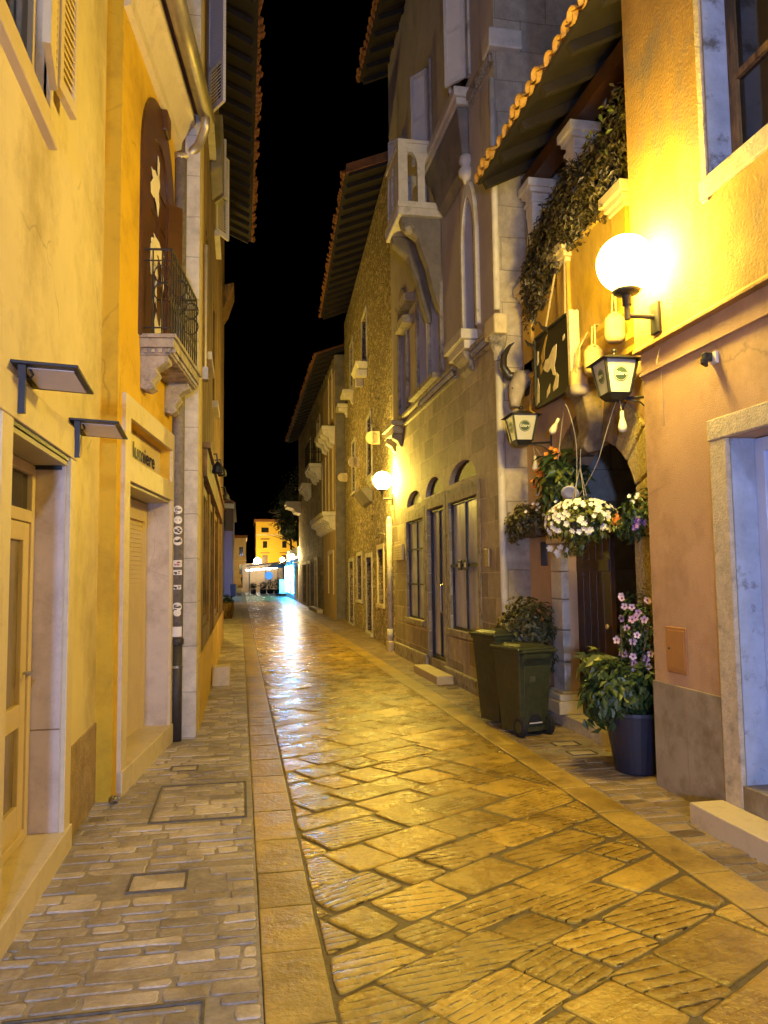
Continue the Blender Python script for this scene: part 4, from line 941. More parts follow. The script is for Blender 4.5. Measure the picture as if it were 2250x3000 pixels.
# string course with rope moulding
st = MB()
for a, b in ((YG0, 9.98), (10.96, YG1-.1)): st.box(XG-.10, XG, a, b, 4.70, 4.76).box(XG-.05, XG, a, b, 4.56, 4.60)
m = st
for a, b in ((YG0, 9.98), (10.96, 13.2)):
    k = int((b-a)/.05)
    for i in range(k):
        yy = a+(b-a)*(i+.5)/k; m.tube([(XG-.065, yy-.012, 4.61), (XG-.085, yy, 4.65), (XG-.065, yy+.012, 4.695)], .02, 6)
m.build('string_course', 'carved', o)
MB().box(XG-.13, XG+.05, YG0-.14, YG0+.28, 4.60, 4.86).build('corner_block', 'cream', o, bevel=.03)
MB().lathe((XG-.05, YG0-.02, 4.28), [(.05, 0), (.06, .04), (.06, .1), (.1, .2), (.12, .3)], 12).build('corner_capital', 'carved', o, bevel=0)
# sill block under first gothic window
MB().box(XG-.24, XG, 9.92, 10.86, 4.86, 5.0).box(XG-.18, XG, 9.98, 10.8, 4.74, 4.86).build('window_sill', 'white', o, bevel=.012)
MB().prism([(XG, 10.1, 4.74), (XG-.17, 10.1, 4.74), (XG-.15, 10.1, 4.66), (XG-.07, 10.1, 4.6), (XG-.08, 10.1, 4.5), (XG, 10.1, 4.44)], (0, .5, 0)).build('sill_bracket', 'carved', o, bevel=.02)
MB().box(XG-.2, XG, 14.9, 15.85, 4.46, 4.60).box(XG-.25, XG, 14.8, 15.9, 4.60, 4.70).build('window_sill', 'carved', o, bevel=.01)
for yy in (14.95, 15.6): MB().prism([(XG, yy, 4.46), (XG-.2, yy, 4.46), (XG-.2, yy, 4.36), (XG-.1, yy, 4.30), (XG-.05, yy, 4.2), (XG, yy, 4.18)], (0, .2, 0)).build('sill_bracket', 'darkstone', o, bevel=.02)
for i, h in enumerate(GW):
    f = MB(); archmould(f, XG+.002, 1, h['y0'], h['y1'], h['z0'], h['zs'], h['z1'], 'pointed', .09, .06, .12 if i == 0 else .05)
    gf = f.build('gothic_window', 'white' if i == 0 else 'carved', o, bevel=.008)
    archfill(XG+.15, h['y0'], h['y1'], h['z0'], h['zs'], h['z1'], 'pointed').build('closed_shutter', 'greyshut', gf)
    MB().box(XG+.135, XG+.149, (h['y0']+h['y1'])/2-.012, (h['y0']+h['y1'])/2+.012, h['z0'], h['zs']).build('shutter_joint', 'cowblack', gf)
    if i < 2:
        c = (h['y0']+h['y1'])/2; zt = h['z1']+.2
        m = MB().lathe((XG-.05, c, zt), [(.03, 0), (.05, .06), (.10, .12), (.11, .2), (.06, .25), (.10, .32), (.09, .4), (.03, .46)], 10); m.build('finial', 'white', gf, smooth=True)
MB().tube([(XG-.02, 12.58, 4.86), (XG-.02, 12.58, 6.3)], .055, 12).lathe((XG-.02, 12.58, 6.2), [(.055, 0), (.1, .12), (.11, .18)], 10).build('window_column', 'white', o)
MB().box(XG-.2, XG, 11.7, 13.5, 4.77, 4.86).build('window_sill', 'carved', o, bevel=.01)
# traceried balcony
yb0, yb1, xb = 11.64, 12.72, 2.50
b = MB().box(xb-.04, XG, yb0-.03, yb1+.03, 7.52, 7.62).box(xb-.02, XG, yb0-.01, yb1+.01, 7.40, 7.52)
m = b; k = 17
for i in range(k): x_ = xb+(XG-xb)*i/k; m.obox((x_+.02, yb0-.012, 7.46), (.012, 0, .05), (0, .01, 0), (-.008, 0, .006))
for i in range(26): y_ = yb0+(yb1-yb0)*i/26; m.obox((xb-.024, y_+.02, 7.46), (.01, 0, 0), (0, .012, .05), (0, -.008, .006))
bal = m.build('balcony', 'white', o, bevel=.005)
def tracery(P, L, z0, z1):
    """pierced panel with pointed openings; P(t, z, off) maps to space"""
    m = MB(); n = max(1, round(L/.34)); wl = L/n
    for i in range(n):
        a, b = wl*i, wl*(i+1); c = (a+b)/2; hw = wl*.32; zs, zt = z0+.62, z0+.84
        pts = [(c-hw, z0)]+arcpts(c-hw, c+hw, zs, zt, 'pointed', 12)+[(c+hw, z0)]
        out = [(a, z0)]+[(a, q[1]) if q[0] < c else (b, q[1]) for q in pts[1:-1]]+[(b, z0)]
        for j in range(len(pts)-1):
            (u0, v0), (u1, v1), (s0, w0), (s1, w1) = pts[j], pts[j+1], out[j], out[j+1]
            m.hexa([P(u0, v0, 0), P(u1, v1, 0), P(s1, w1, 0), P(s0, w0, 0)], [P(u0, v0, .08), P(u1, v1, .08), P(s1, w1, .08), P(s0, w0, .08)])
        m.hexa([P(a, zt, 0), P(b, zt, 0), P(b, z1, 0), P(a, z1, 0)], [P(a, zt, .08), P(b, zt, .08), P(b, z1, .08), P(a, z1, .08)])
    return m
tr = tracery(lambda t, z, o_: (xb+.02+t, yb0+o_, z), XG-xb-.02, 7.62, 8.60); q = tracery(lambda t, z, o_: (xb+o_, yb0+.02+t, z), yb1-yb0-.04, 7.62, 8.598); tr.add(q.v, q.f); q = tracery(lambda t, z, o_: (xb+.02+t, yb1-.1+o_, z), XG-xb-.02, 7.62, 8.597); tr.add(q.v, q.f)
tr.box(xb-.025, xb+.13, yb0-.025, yb0+.13, 7.622, 8.64).box(xb-.02, XG, yb0-.02, yb0+.1, 8.601, 8.66).box(xb-.021, xb+.1, yb0+.13, yb1, 8.602, 8.655)
tr.build('traceried_parapet', 'white', bal, bevel=.006)
for ya, wd in ((11.70, .22), (12.42, .22)):
    q = [(XG, 7.40), (xb+.02, 7.40), (xb+.05, 7.28), (xb+.16, 7.16), (xb+.30, 7.06), (xb+.36, 6.86), (xb+.46, 6.6), (xb+.52, 6.3), (xb+.60, 6.02), (XG-.05, 5.9), (XG, 5.9)]
    MB().prism([(a_, ya, b_) for a_, b_ in q], (0, wd, 0)).build('bracket', 'darkstone', bal, bevel=.03)
MB().sphere((xb+.14, 11.66, 7.18), .10, 14, 10).lathe((xb+.13, 11.60, 7.10), [(.06, 0), (.08, .05), (.04, .1)], 10).build('carved_head', 'carved', bal, smooth=True)
for zz, yy in ((6.72, 13.6), (6.35, 13.75)):
    MB().hexa([(XG-.22, yy, zz), (XG, yy, zz), (XG, yy+.8, zz), (XG-.22, yy+.8, zz)], [(XG-.25, yy-.05, zz+.12), (XG, yy-.05, zz+.16), (XG, yy+.85, zz+.16), (XG-.25, yy+.85, zz+.12)]).build('window_hood', 'carved', o, bevel=.015)
# upper string course, slab and shuttered windows
u_ = MB().box(XG-.07, XG, YG0-.02, 10.0, 8.34, 8.44).box(XG-.03, XG, YG0-.02, 10.0, 8.22, 8.34)
m = u_
for i in range(12): yy = YG0+.02+.08*i; m.box(XG-.06, XG-.031, yy, yy+.04, 8.25, 8.335)
m.build('upper_string_course', 'carved', o, bevel=.004)
MB().box(XG-.10, XG+.35, YG0-.12, YG0+.2, 8.36, 8.62).build('corner_block', 'white', o, bevel=.02)
MB().box(XG-.24, XG, 10.02, 12.2, 8.42, 8.56).box(XG-.2, XG, 10.06, 12.15, 8.32, 8.42).build('upper_slab', 'white', o, bevel=.01)
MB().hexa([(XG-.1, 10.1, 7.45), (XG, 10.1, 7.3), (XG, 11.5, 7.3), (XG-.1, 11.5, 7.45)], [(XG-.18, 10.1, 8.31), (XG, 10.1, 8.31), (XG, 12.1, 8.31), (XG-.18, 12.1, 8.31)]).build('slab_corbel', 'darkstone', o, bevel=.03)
for h in UW:
    window(o, XG+.10, h['y0'], h['y1'], h['z0'], h['z1'], 1, 'shopwood', 'paned', .05, (1, 1))
    MB().box(XG-.04, XG, h['y0']-.12, h['y0'], h['z0'], h['z1']+.1).box(XG-.04, XG, h['y1'], h['y1']+.12, h['z0'], h['z1']+.1).box(XG-.04, XG, h['y0'], h['y1'], h['z1'], h['z1']+.1).build('window_surround', 'blockb', o, bevel=.01)
    shutter_leaf(o, XG-.045, h['y0'], R_(-38), .36, h['z0']+.02, h['z1']-.02, 'whitepaint'); shutter_leaf(o, XG-.045, h['y1'], R_(-160), .36, h['z0']+.02, h['z1']-.02, 'whitepaint')
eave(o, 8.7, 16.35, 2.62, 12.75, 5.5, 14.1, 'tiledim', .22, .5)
o = thing('keypad', 'small brass intercom plate on the gothic house beside the window with the lock bar', 'intercom', (XG, 9.68, 1.84))
kp = MB().box(XG-.03, XG-.001, 9.60, 9.75, 1.73, 1.96).build('plate', 'brass', o, bevel=.006)
m = MB()
for i in range(3):
    for j in range(2): m.box(XG-.034, XG-.03, 9.625+.06*j, 9.665+.06*j, 1.76+.05*i, 1.79+.05*i)
m.box(XG-.033, XG-.03, 9.62, 9.73, 1.91, 1.94); m.build('buttons', 'clay', kp)
o = thing('wall_plaque', 'yellow-lit square stone plaque on the gothic house beside its far shop window', 'plaque', (XG, 15.3, 2.05))
MB().box(XG-.06, XG-.013, 14.92, 15.75, 1.92, 2.24).build('slab', 'cream', o, bevel=.008)
m = MB()
for i in range(5): m.box(XG-.0615, XG-.06, 15.0, 15.68, 1.97+.05*i, 1.978+.05*i)
m.build('engraved_lines', 'carved', o)
o = thing('doorstep', 'loose stone step block in front of the gothic house glass door', 'step', (3.0, 11.9, 0))
MB().box(2.86, 3.12, 11.2, 12.75, -.02, .125).build('block', 'cream', o, bevel=.012)

# ------------------------------------------------------------------ right: rubble stone house
rzr = -math.atan(.0455)
o = thing('rubble_house', 'rubble stone house behind the farther lit globe, dark overhanging eave', 'house', (3.22, 16.0, 0), rzr, local=True)
UL = 11.6
RH = [dict(y0=1.72, y1=2.72, z0=.93, z1=2.24, d=.25), dict(y0=4.0, y1=5.15, z0=.1, z1=2.1, d=.2), dict(y0=6.35, y1=7.6, z0=.88, z1=2.2, d=.2), dict(y0=8.9, y1=10.3, z0=.03, z1=2.07, d=.2),
      dict(y0=3.75, y1=4.7, z0=4.28, z1=5.85, d=.2), dict(y0=4.6, y1=5.7, z0=7.45, z1=9.0, d=.2), dict(y0=8.4, y1=9.3, z0=7.75, z1=9.3, d=.2), dict(y0=8.0, y1=8.9, z0=4.3, z1=5.9, d=.2),
      dict(y0=6.2, y1=6.5, z0=2.93, z1=3.2, d=.15), dict(y0=3.7, y1=3.95, z0=2.95, z1=3.2, d=.15), dict(y0=8.85, y1=9.1, z0=2.95, z1=3.2, d=.15)]
wall(MB(), 0, .0, UL, -.02, 10.9, RH, 1, 5).build('wall', 'rubble', o)
for i, h in enumerate(RH[:8]):
    m = MB()
    for a, b, c_, d_ in ((h['y0']-.12, h['y0'], h['z0'], h['z1']+.12), (h['y1'], h['y1']+.12, h['z0'], h['z1']+.12), (h['y0'], h['y1'], h['z1'], h['z1']+.12)): m.box(-.03, .02, a, b, c_, d_)
    m.box(-.06, .02, h['y0']-.14, h['y1']+.14, h['z0']-.09, h['z0']-.001)
    m.build('opening_surround', 'cream' if i == 0 else 'blockb', o, bevel=.008)
    window(o, .12, h['y0'], h['y1'], h['z0'], h['z1'], 1, 'shopwood' if i != 1 else 'brownwood', 'paned', .05, (1, 1 if i > 3 else 0), .05, 'door' if i in (1, 3) else 'window')
MB().hexa([(-.25, 4.5, 7.33), (0, 4.5, 7.3), (0, 5.8, 7.3), (-.25, 5.8, 7.33)], [(-.34, 4.4, 7.48), (0, 4.4, 7.48), (0, 5.9, 7.48), (-.34, 5.9, 7.48)]).box(-.3, 0, 4.6, 4.8, 7.1, 7.3).box(-.22, 0, 5.5, 5.7, 7.05, 7.3).build('window_sill', 'white', o, bevel=.02)
for yy, zz in ((8.3, 7.50), (10.4, 7.5)):
    MB().box(-.36, 0, yy, yy+1.0, zz+.0, zz+.14).prism([(0, yy+.1, zz), (-.32, yy+.1, zz), (-.30, yy+.1, zz-.12), (-.12, yy+.1, zz-.14), (-.06, yy+.1, zz-.3), (0, yy+.1, zz-.32)], (0, .18, 0)).build('window_sill', 'white', o, bevel=.015)
for yy, zz, s_ in ((2.2, 4.95, .16), (6.9, 5.05, .15), (10.9, 5.08, .15)):
    pts = [(zz+s_*math.sin(a), -.03-s_*(1-math.cos(a))) for a in [0]]
    m = MB()
    m.lathe((-.19, yy, zz), [(s_*.42, -.04), (s_, -.04), (s_, .04), (s_*.42, .04)], 20, (0, 1, 0)); m.box(-.19, 0, yy-.04, yy+.04, zz-s_, zz+s_*.98)
    m.build('pole_ring', 'cream', o, bevel=.006)
MB().box(-.16, 0, 2.75, 3.6, 3.96, 4.1).prism([(0, 2.8, 3.96), (-.14, 2.8, 3.96), (-.1, 2.8, 3.86), (0, 2.8, 3.8)], (0, .7, 0)).build('stone_ledge', 'white', o, bevel=.012)
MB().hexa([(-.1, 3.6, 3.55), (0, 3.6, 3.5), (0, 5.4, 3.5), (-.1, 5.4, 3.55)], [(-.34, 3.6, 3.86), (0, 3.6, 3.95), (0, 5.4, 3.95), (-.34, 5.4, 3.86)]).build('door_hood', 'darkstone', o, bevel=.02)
MB().tube([(-.05, .45, .45), (-.05, .45, 2.75)], .06, 10).tube([(-.05, .45, .2), (-.05, .45, .46)], .075, 10).build('drainpipe', 'blockb', o, smooth=True)
MB().lathe((-.05, .45, 2.76), [(.05, 0), (.05, .1), (.02, .14)], 10).build('pipe_glint', 'whitepaint', o)  # white paint stands in for the glint on the lit pipe top
MB().box(-.12, 0, .3, .62, -.02, .2).build('pipe_base', 'cream', o, bevel=.01)
MB().tube([(-.04, 1.2, 2.55), (-.06, 2.0, 2.62), (-.04, 3.0, 2.52)], .018, 6).build('cable', 'cable', o)
eave(o, .45, 10.4, -.93, 10.68, 2.5, 12.0, 'tiledim', .16, .55)
MB().hexa([(-.93, .42, 10.66), (2.5, .42, 11.98), (2.5, .5, 11.98), (-.93, .5, 10.66)], [(-.93, .42, 10.86), (2.5, .42, 12.18), (2.5, .5, 12.18), (-.93, .5, 10.86)]).build('gable_verge', 'tiledim', o)
MB().sphere((.2, .6, 11.55), .09, 12, 8).lathe((.2, .6, 11.2), [(.05, 0), (.05, .3)], 8).build('roof_knob', 'cream', o)

# ------------------------------------------------------------------ right: far stone house with balconies
XF5 = 3.46
o = thing('balcony_house', 'far coursed-stone house with consoled slabs and a small iron balcony', 'house', (XF5, 28, 0))
Y0, Y1 = 28.2, 46.5
FH = [dict(y0=28.9, y1=30.4, z0=.9, z1=2.42, d=.25), dict(y0=28.9, y1=30.1, z0=4.1, z1=6.6, d=.25), dict(y0=29.0, y1=30.0, z0=7.6, z1=9.4, d=.25), dict(y0=31.4, y1=32.6, z0=4.2, z1=6.3, d=.25), dict(y0=38.9, y1=40.3, z0=.1, z1=2.2, d=.25), dict(y0=41.0, y1=43.4, z0=.1, z1=2.2, d=.25), dict(y0=33.6, y1=34.8, z0=6.5, z1=8.6, d=.25), dict(y0=38.3, y1=39.5, z0=6.3, z1=8.4, d=.25), dict(y0=35.2, y1=36.2, z0=.1, z1=2.3, d=.25)]
wall(MB(), XF5, Y0, Y1, -.02, 9.9, FH, 1, 6).build('wall', 'rubble2', o)
MB().box(XF5-.004, XF5+1.2, Y0-.02, Y0-.002, -.02, 9.9).build('side_wall', 'darkstone', o)  # darker stone puts the shade of this unlit side into its colour
MB().box(XF5-.012, XF5, Y0-.02, 32.4, -.02, 9.3).build('smooth_render', 'farpale', o)
for i, h in enumerate(FH):
    MB().box(XF5-.05, XF5-.013, h['y0']-.15, h['y0'], h['z0'], h['z1']+.15).box(XF5-.05, XF5-.013, h['y1'], h['y1']+.15, h['z0'], h['z1']+.15).box(XF5-.05, XF5-.013, h['y0'], h['y1'], h['z1'], h['z1']+.15).build('opening_surround', 'cream', o)
    window(o, XF5+.12, h['y0'], h['y1'], h['z0'], h['z1'], 1, 'shopwood', 'paned', .07, (1, 0), .06, 'shop_window' if i in (4, 5, 8) else 'window')
def console_slab(ya, yb, zz, proj=.5, rail=False):
    s = MB().box(XF5-proj, XF5, ya, yb, zz-.16, zz).build('balcony', 'white', o, bevel=.015)
    n = max(2, round((yb-ya)/.7))
    for i in range(n):
        yy = ya+.08+(yb-ya-.36)*i/(n-1)
        MB().prism([(XF5, yy, zz-.16), (XF5-proj+.04, yy, zz-.16), (XF5-proj+.05, yy, zz-.32), (XF5-proj*.5, yy, zz-.42), (XF5-proj*.4, yy, zz-.62), (XF5, yy, zz-.72)], (0, .2, 0)).build('console', 'white', s, bevel=.02)
    if rail:
        r_ = MB()
        for z_ in (zz+.05, zz+.5, zz+1.0): r_.tube([(XF5, ya+.04, z_), (XF5-proj+.04, ya+.04, z_), (XF5-proj+.04, yb-.04, z_), (XF5, yb-.04, z_)], .02, 5)
        for i in range(14):
            yy = ya+.04+(yb-ya-.08)*i/13; r_.tube([(XF5-proj+.04, yy, zz), (XF5-proj+.04, yy, zz+1.0)], .013, 4)
        for i in range(5): r_.tube([(XF5-proj*i/5, ya+.04, zz), (XF5-proj*i/5, ya+.04, zz+1.0)], .013, 4)
        r_.build('railing', 'iron', s)
console_slab(28.25, 31.2, 7.2); console_slab(28.25, 33.5, 3.98); console_slab(33.2, 35.6, 6.5, .55, True); console_slab(38.0, 40.2, 6.2, .5); console_slab(44.5, 46.3, 5.9, .9, True)
eave(o, 27.6, 46.2, 2.72, 9.66, 5.5, 10.7, 'tiledim', .3, .8)
MB().box(XF5-.25, XF5, 33, 37, -.02, .16).build('doorstep', 'cream', o)

# ------------------------------------------------------------------ far end of the lane
o = thing('shop', 'cyan-lit whitish shop front at the far right end of the lane', 'shop', (3.45, 52, 0))
wall(MB(), 3.50, 46.6, 61, -.02, 3.4, [dict(y0=48, y1=50.5, z0=.1, z1=2.2, d=.3)], 1, 4).build('wall', 'whitewall', o)
window(o, 3.6, 48, 50.5, .1, 2.2, 1, 'whitepaint', 'paned', .08, (1, 0), .05, 'shop_window')
MB().prism([(3.5, 47.0, 2.85), (2.75, 47.0, 2.5), (2.75, 47.0, 2.45), (3.5, 47.0, 2.72)], (0, 13.5, 0)).build('awning', 'canvas', o)
for yy in (52.5, 56, 59.5): MB().tube([(3.44, yy, .4), (3.40, yy, 2.3)], .045, 8).build('light_tube', 'cyan', o)
o = thing('house', 'plain purple-grey house with a blue bin at its foot', 'house', (-1.2, 66, 0))
wall(MB(), -.70, 66, 90, -.02, 7.8, [dict(y0=70, y1=72, z0=.1, z1=2.2, d=.2)], -1, 4).build('wall', 'purple', o)
MB().box(-4.7, -.70, 65.97, 65.995, -.02, 5.4).build('gable_wall', 'purple', o)
MB().box(-1.3, -.62, 65.7, 65.96, 5.4, 7.3).build('dark_shutter', 'brownwood', o, bevel=.02)
MB().box(-1.4, -.55, 65.6, 65.98, 7.3, 7.7).build('stone_cornice', 'cream', o)
MB().prism([(-4.8, 65.6, 7.8), (-.45, 65.6, 7.8), (-2.7, 65.6, 9.2)], (0, 24.6, 0)).build('roof', 'tiledim', o)
o = thing('house', 'narrow pale house front beyond the purple house', 'house', (-.1, 112, 0))
m = MB(); m.box(-3.5, .75, 112, 122, -.02, 7.0); m.build('wall', 'farpale', o)
MB().box(-3.6, .95, 111.7, 122.2, 7.0, 7.4).build('roof', 'tiledim', o)
for zz in (1.9, 4.4): MB().box(-.2, .35, 111.93, 111.995, zz, zz+1.3).build('window', 'paned', o)
MB().box(-3.5, .8, 111.9, 111.99, 3.7, 3.85).build('string_course', 'cream', o)
o = thing('house', 'lit yellow house closing the end of the lane', 'house', (5, 130, 0))
m = MB(); m.box(2.5, 16, 130, 142, -.02, 10.6); m.build('wall', 'faryel', o)
MB().box(2.2, 16.3, 129.6, 142.3, 10.6, 11.0).build('roof', 'tiledim', o)
MB().box(2.5, 16, 129.92, 129.99, 8.3, 8.5).build('string_course', 'cream', o)
for zz, w, h, mt in ((8.8, 1.2, .8, 'paned'), (6.2, .7, 1.1, 'paned'), (3.4, .9, 1.6, 'brownwood'), (7.6, 1.5, .2, 'brownwood'), (5.3, 1.5, .15, 'brownwood')):
    for x_ in (4.0, 7.2): MB().box(x_-w/2, x_+w/2, 129.93, 129.995, zz, zz+h).build('window' if h > .3 else 'window_hood', mt, o)
o = thing('restaurant_terrace', 'covered restaurant terrace glowing white across the far end of the lane', 'restaurant', (2, 78, 0))
MB().hexa([(.6, 72, 2.5), (4.2, 72, 2.9), (4.2, 80, 2.9), (.6, 80, 2.5)], [(.6, 72, 2.55), (4.2, 72, 2.95), (4.2, 80, 2.95), (.6, 80, 2.55)]).build('awning', 'canvas', o)
MB().box(.2, 4.6, 82, 82.3, -.02, 2.9).build('back_wall', 'farpale', o)
for x_ in (.8, 2.3, 3.9): MB().tube([(x_, 72.2, 0), (x_, 72.2, 2.6)], .05, 6).build('post', 'whitepaint', o)
for x_, z_ in ((.9, 2.2), (1.7, 2.25), (2.6, 2.3), (3.4, 2.4)): MB().tube([(x_-.35, 80.5, z_), (x_+.35, 80.5, z_)], .07, 8).build('light_tube', 'tube', o)
o = thing('parasol', 'grey open parasol beside the cyan-lit shop front', 'parasol', (3.0, 63.5, 0))
MB().lathe((3.0, 63.5, 2.25), [(.95, 0), (.9, .06), (.5, .3), (.03, .5), (.02, .46), (.5, .24), (.88, 0)], 10).build('canopy', 'cloth2', o)
MB().tube([(3.0, 63.5, .05), (3.0, 63.5, 2.72)], .025, 8).lathe((3.0, 63.5, 0), [(.25, 0), (.25, .06), (.04, .1)], 12).build('pole', 'iron', o)
GLAMPS = ((2.95, 46.8, 2.74, 'lit globe lamp at the start of the cyan shop'), (2.9, 58, 2.8, 'lit globe lamp near the far end of the cyan shop'))
for x_, y_, z_, lab in GLAMPS: globe_lamp(lab, 3.48, y_, z_-.35, .42, .16, 'warmfar', -1)
o = thing('street_lamp', 'lit globe lamp on a post beyond the restaurant terrace, before the narrow pale house', 'street lamp', (1.9, 104, 0))
MB().tube([(1.9, 104, 0), (1.9, 104, 2.9)], .06, 8).build('post', 'iron', o); MB().sphere((1.9, 104, 3.15), .25, 16, 10).build('globe', 'warmfar', o)
o = thing('street_lamp', 'added globe lamp on a post, brightening the yellow end house', 'street lamp', (2.6, 122, 0))  # added, with an oversized globe, to light the yellow house front
MB().tube([(2.6, 122, 0), (2.6, 122, 3.6)], .06, 8).build('post', 'iron', o); MB().sphere((2.6, 122, 3.85), .55, 16, 10).build('globe', 'warmfar', o)
o = thing('sign_board', 'pale blue lit board on a white frame standing at the far right of the lane', 'sign board', (3.28, 60.4, 0))
MB().box(2.96, 3.58, 60.38, 60.44, .22, 1.3).build('frame', 'whitepaint', o); MB().box(3.01, 3.53, 60.36, 60.378, .32, 1.24).build('panel', 'blueboard', o)
MB().box(2.99, 3.03, 60.3, 60.5, 0, .22).box(3.5, 3.54, 60.3, 60.5, 0, .22).build('foot', 'black', o)
o = thing('hanging_sign', 'round blue glowing sign under the far awning', 'sign', (2.55, 71.5, 1.9))
MB().lathe((2.55, 71.5, 1.62), [(.36, -.04), (.36, .04)], 20, (0, 1, 0)).build('disc', 'bluesign', o); MB().tube([(2.55, 71.5, 1.98), (2.55, 72.3, 2.62)], .015, 5).build('hanger', 'iron', o)
def person(lab, x, y, h, cl, turn, stride=.0):
    """standing figure as one skinned body"""
    o = thing('person', lab, 'person', (x, y, 0), group=None); s = h/1.75
    P = [(0, 0, .93), (0, 0, 1.15), (0, .01, 1.38), (0, 0, 1.5), (0, 0, 1.62), (0, -.01, 1.72), (.1, 0, .9), (.11, -.03-stride, .5), (.11, 0-stride*.6, .08), (.11, -.12-stride*.6, .04), (-.1, 0, .9), (-.11, -.02+stride, .5), (-.11, .03+stride, .08), (-.11, -.09+stride, .04), (.19, 0, 1.4), (.24, .02, 1.13), (.22, -.1, .9), (-.19, 0, 1.4), (-.25, .03, 1.13), (-.2, -.06, .9)]
    E_ = [(0, 1), (1, 2), (2, 3), (3, 4), (4, 5), (0, 6), (6, 7), (7, 8), (8, 9), (0, 10), (10, 11), (11, 12), (12, 13), (2, 14), (14, 15), (15, 16), (2, 17), (17, 18), (18, 19)]
    RR = [.14, .13, .15, .06, .10, .085, .1, .07, .045, .04, .1, .07, .045, .04, .065, .045, .035, .065, .045, .035]
    ct, st_ = math.cos(turn), math.sin(turn)
    me = bpy.data.meshes.new('body'); me.from_pydata([((a*ct-b*st_)*s, (a*st_+b*ct)*s, c*s) for a, b, c in P], E_, [])
    b = bpy.data.objects.new('body', me); COL.objects.link(b); b.parent = o; me.materials.append(MT[cl])
    sk = b.modifiers.new('skin', 'SKIN'); 
    if not me.skin_vertices: me.attributes
    for v, r_ in zip(me.skin_vertices[0].data, RR): v.radius = (r_*s, r_*s)
    me.skin_vertices[0].data[0].use_root = True
    b.modifiers.new('sub', 'SUBSURF').levels = 1; b.modifiers['sub'].render_levels = 1
    MB().sphere((x, y, 1.66*s), .105*s, 14, 10, (1, 1.1, 1.2)).build('face', 'skin', o, smooth=True)
    MB().sphere((x-st_*-.02*s, y+ct*.02*s, 1.70*s), .115*s, 14, 8, (1, 1.1, 1.1)).build('hair', 'cloth', o, smooth=True)
    return o
o = thing('house', 'plain dark set-back house hidden behind the tall old house', 'house', (-1.4, 40, 0))
wall(MB(), -1.35, 20.7, 65.8, -.02, 8.5, [dict(y0=24, y1=25.2, z0=.1, z1=2.2, d=.2), dict(y0=40, y1=41.2, z0=.1, z1=2.2, d=.2)], -1).build('wall', 'oldwall', o)
globe_lamp('added unseen globe lamp on the plain set-back house', -1.35, 23, 4.2, .35, .2, 'globe4', 1)  # added out of view as frontal fill on the right facades
person('standing person in dark clothes beside the narrow pale house', .22, 106, 1.72, 'cloth', 2.2, .05)
person('person in grey clothes walking near the far lit terrace', .86, 108, 1.68, 'cloth2', .6, .12)
o = thing('litter', 'crumpled silver wrapper lying in the corner between the pale house and the yellow shop', 'litter', (-.9, 6.02, .03))
m = MB(); g_ = random.Random(2)
m.sphere((-.90, 6.02, .028), .028, 9, 6, (1.4, .9, .8)); m.v = [(a+g_.uniform(-.014, .014), b+g_.uniform(-.014, .014), c+g_.uniform(-.01, .014)) for a, b, c in m.v]; m.build('wrapper', 'steel', o)
o = thing('planter_tub', 'dark rounded planter tub at the left side far down the lane', 'planter', (-.5, 30.3, 0))
MB().lathe((-.52, 30.5, 0), [(.2, 0), (.27, .3), (.28, .62), (.24, .62), (.22, .5)], 16).build('tub', 'shopwood', o, smooth=True)
m = MB(); leaves(m, (-.52, 30.5, .72), (.26, .26, .2), 160, .12, 5); m.build('foliage', 'leafd', o)
o = thing('rubbish_bin', 'blue bin at the foot of the purple house', 'bin', (-.62, 62, 0))
MB().hexa([(-.75, 61.8, 0), (-.4, 61.8, 0), (-.4, 62.2, 0), (-.75, 62.2, 0)], [(-.8, 61.7, .9), (-.35, 61.7, .9), (-.35, 62.3, .9), (-.8, 62.3, .9)]).build('body', 'sign', o, bevel=.03); MB().box(-.82, -.33, 61.68, 62.32, .9, .98).build('lid', 'sign', o, bevel=.02)
for i, (x_, y_, r_, h_) in enumerate(((2.0, 70.3, .35, .8), (2.65, 70.6, .4, 1.0), (3.25, 70.2, .36, 1.15), (1.15, 70.8, .3, .7))):
    o = thing('potted_shrub', ('low dark shrub in a tub at the front of the far terrace', 'wide dark shrub in a tub below the round blue sign', 'tall dark shrub in a tub behind the blue lit board', 'smallest dark shrub in a tub at the left end of the far terrace')[i], 'potted plant', (x_, y_, 0), group='shrubs before the far terrace')
    MB().lathe((x_, y_, 0), [(r_*.7, 0), (r_*.85, .38), (r_*.75, .38)], 14).build('pot', 'black', o)
    m = MB(); leaves(m, (x_, y_, .38+h_*.45), (r_, r_, h_*.5), 220, .15, 20+i); m.build('foliage', 'leafd', o)
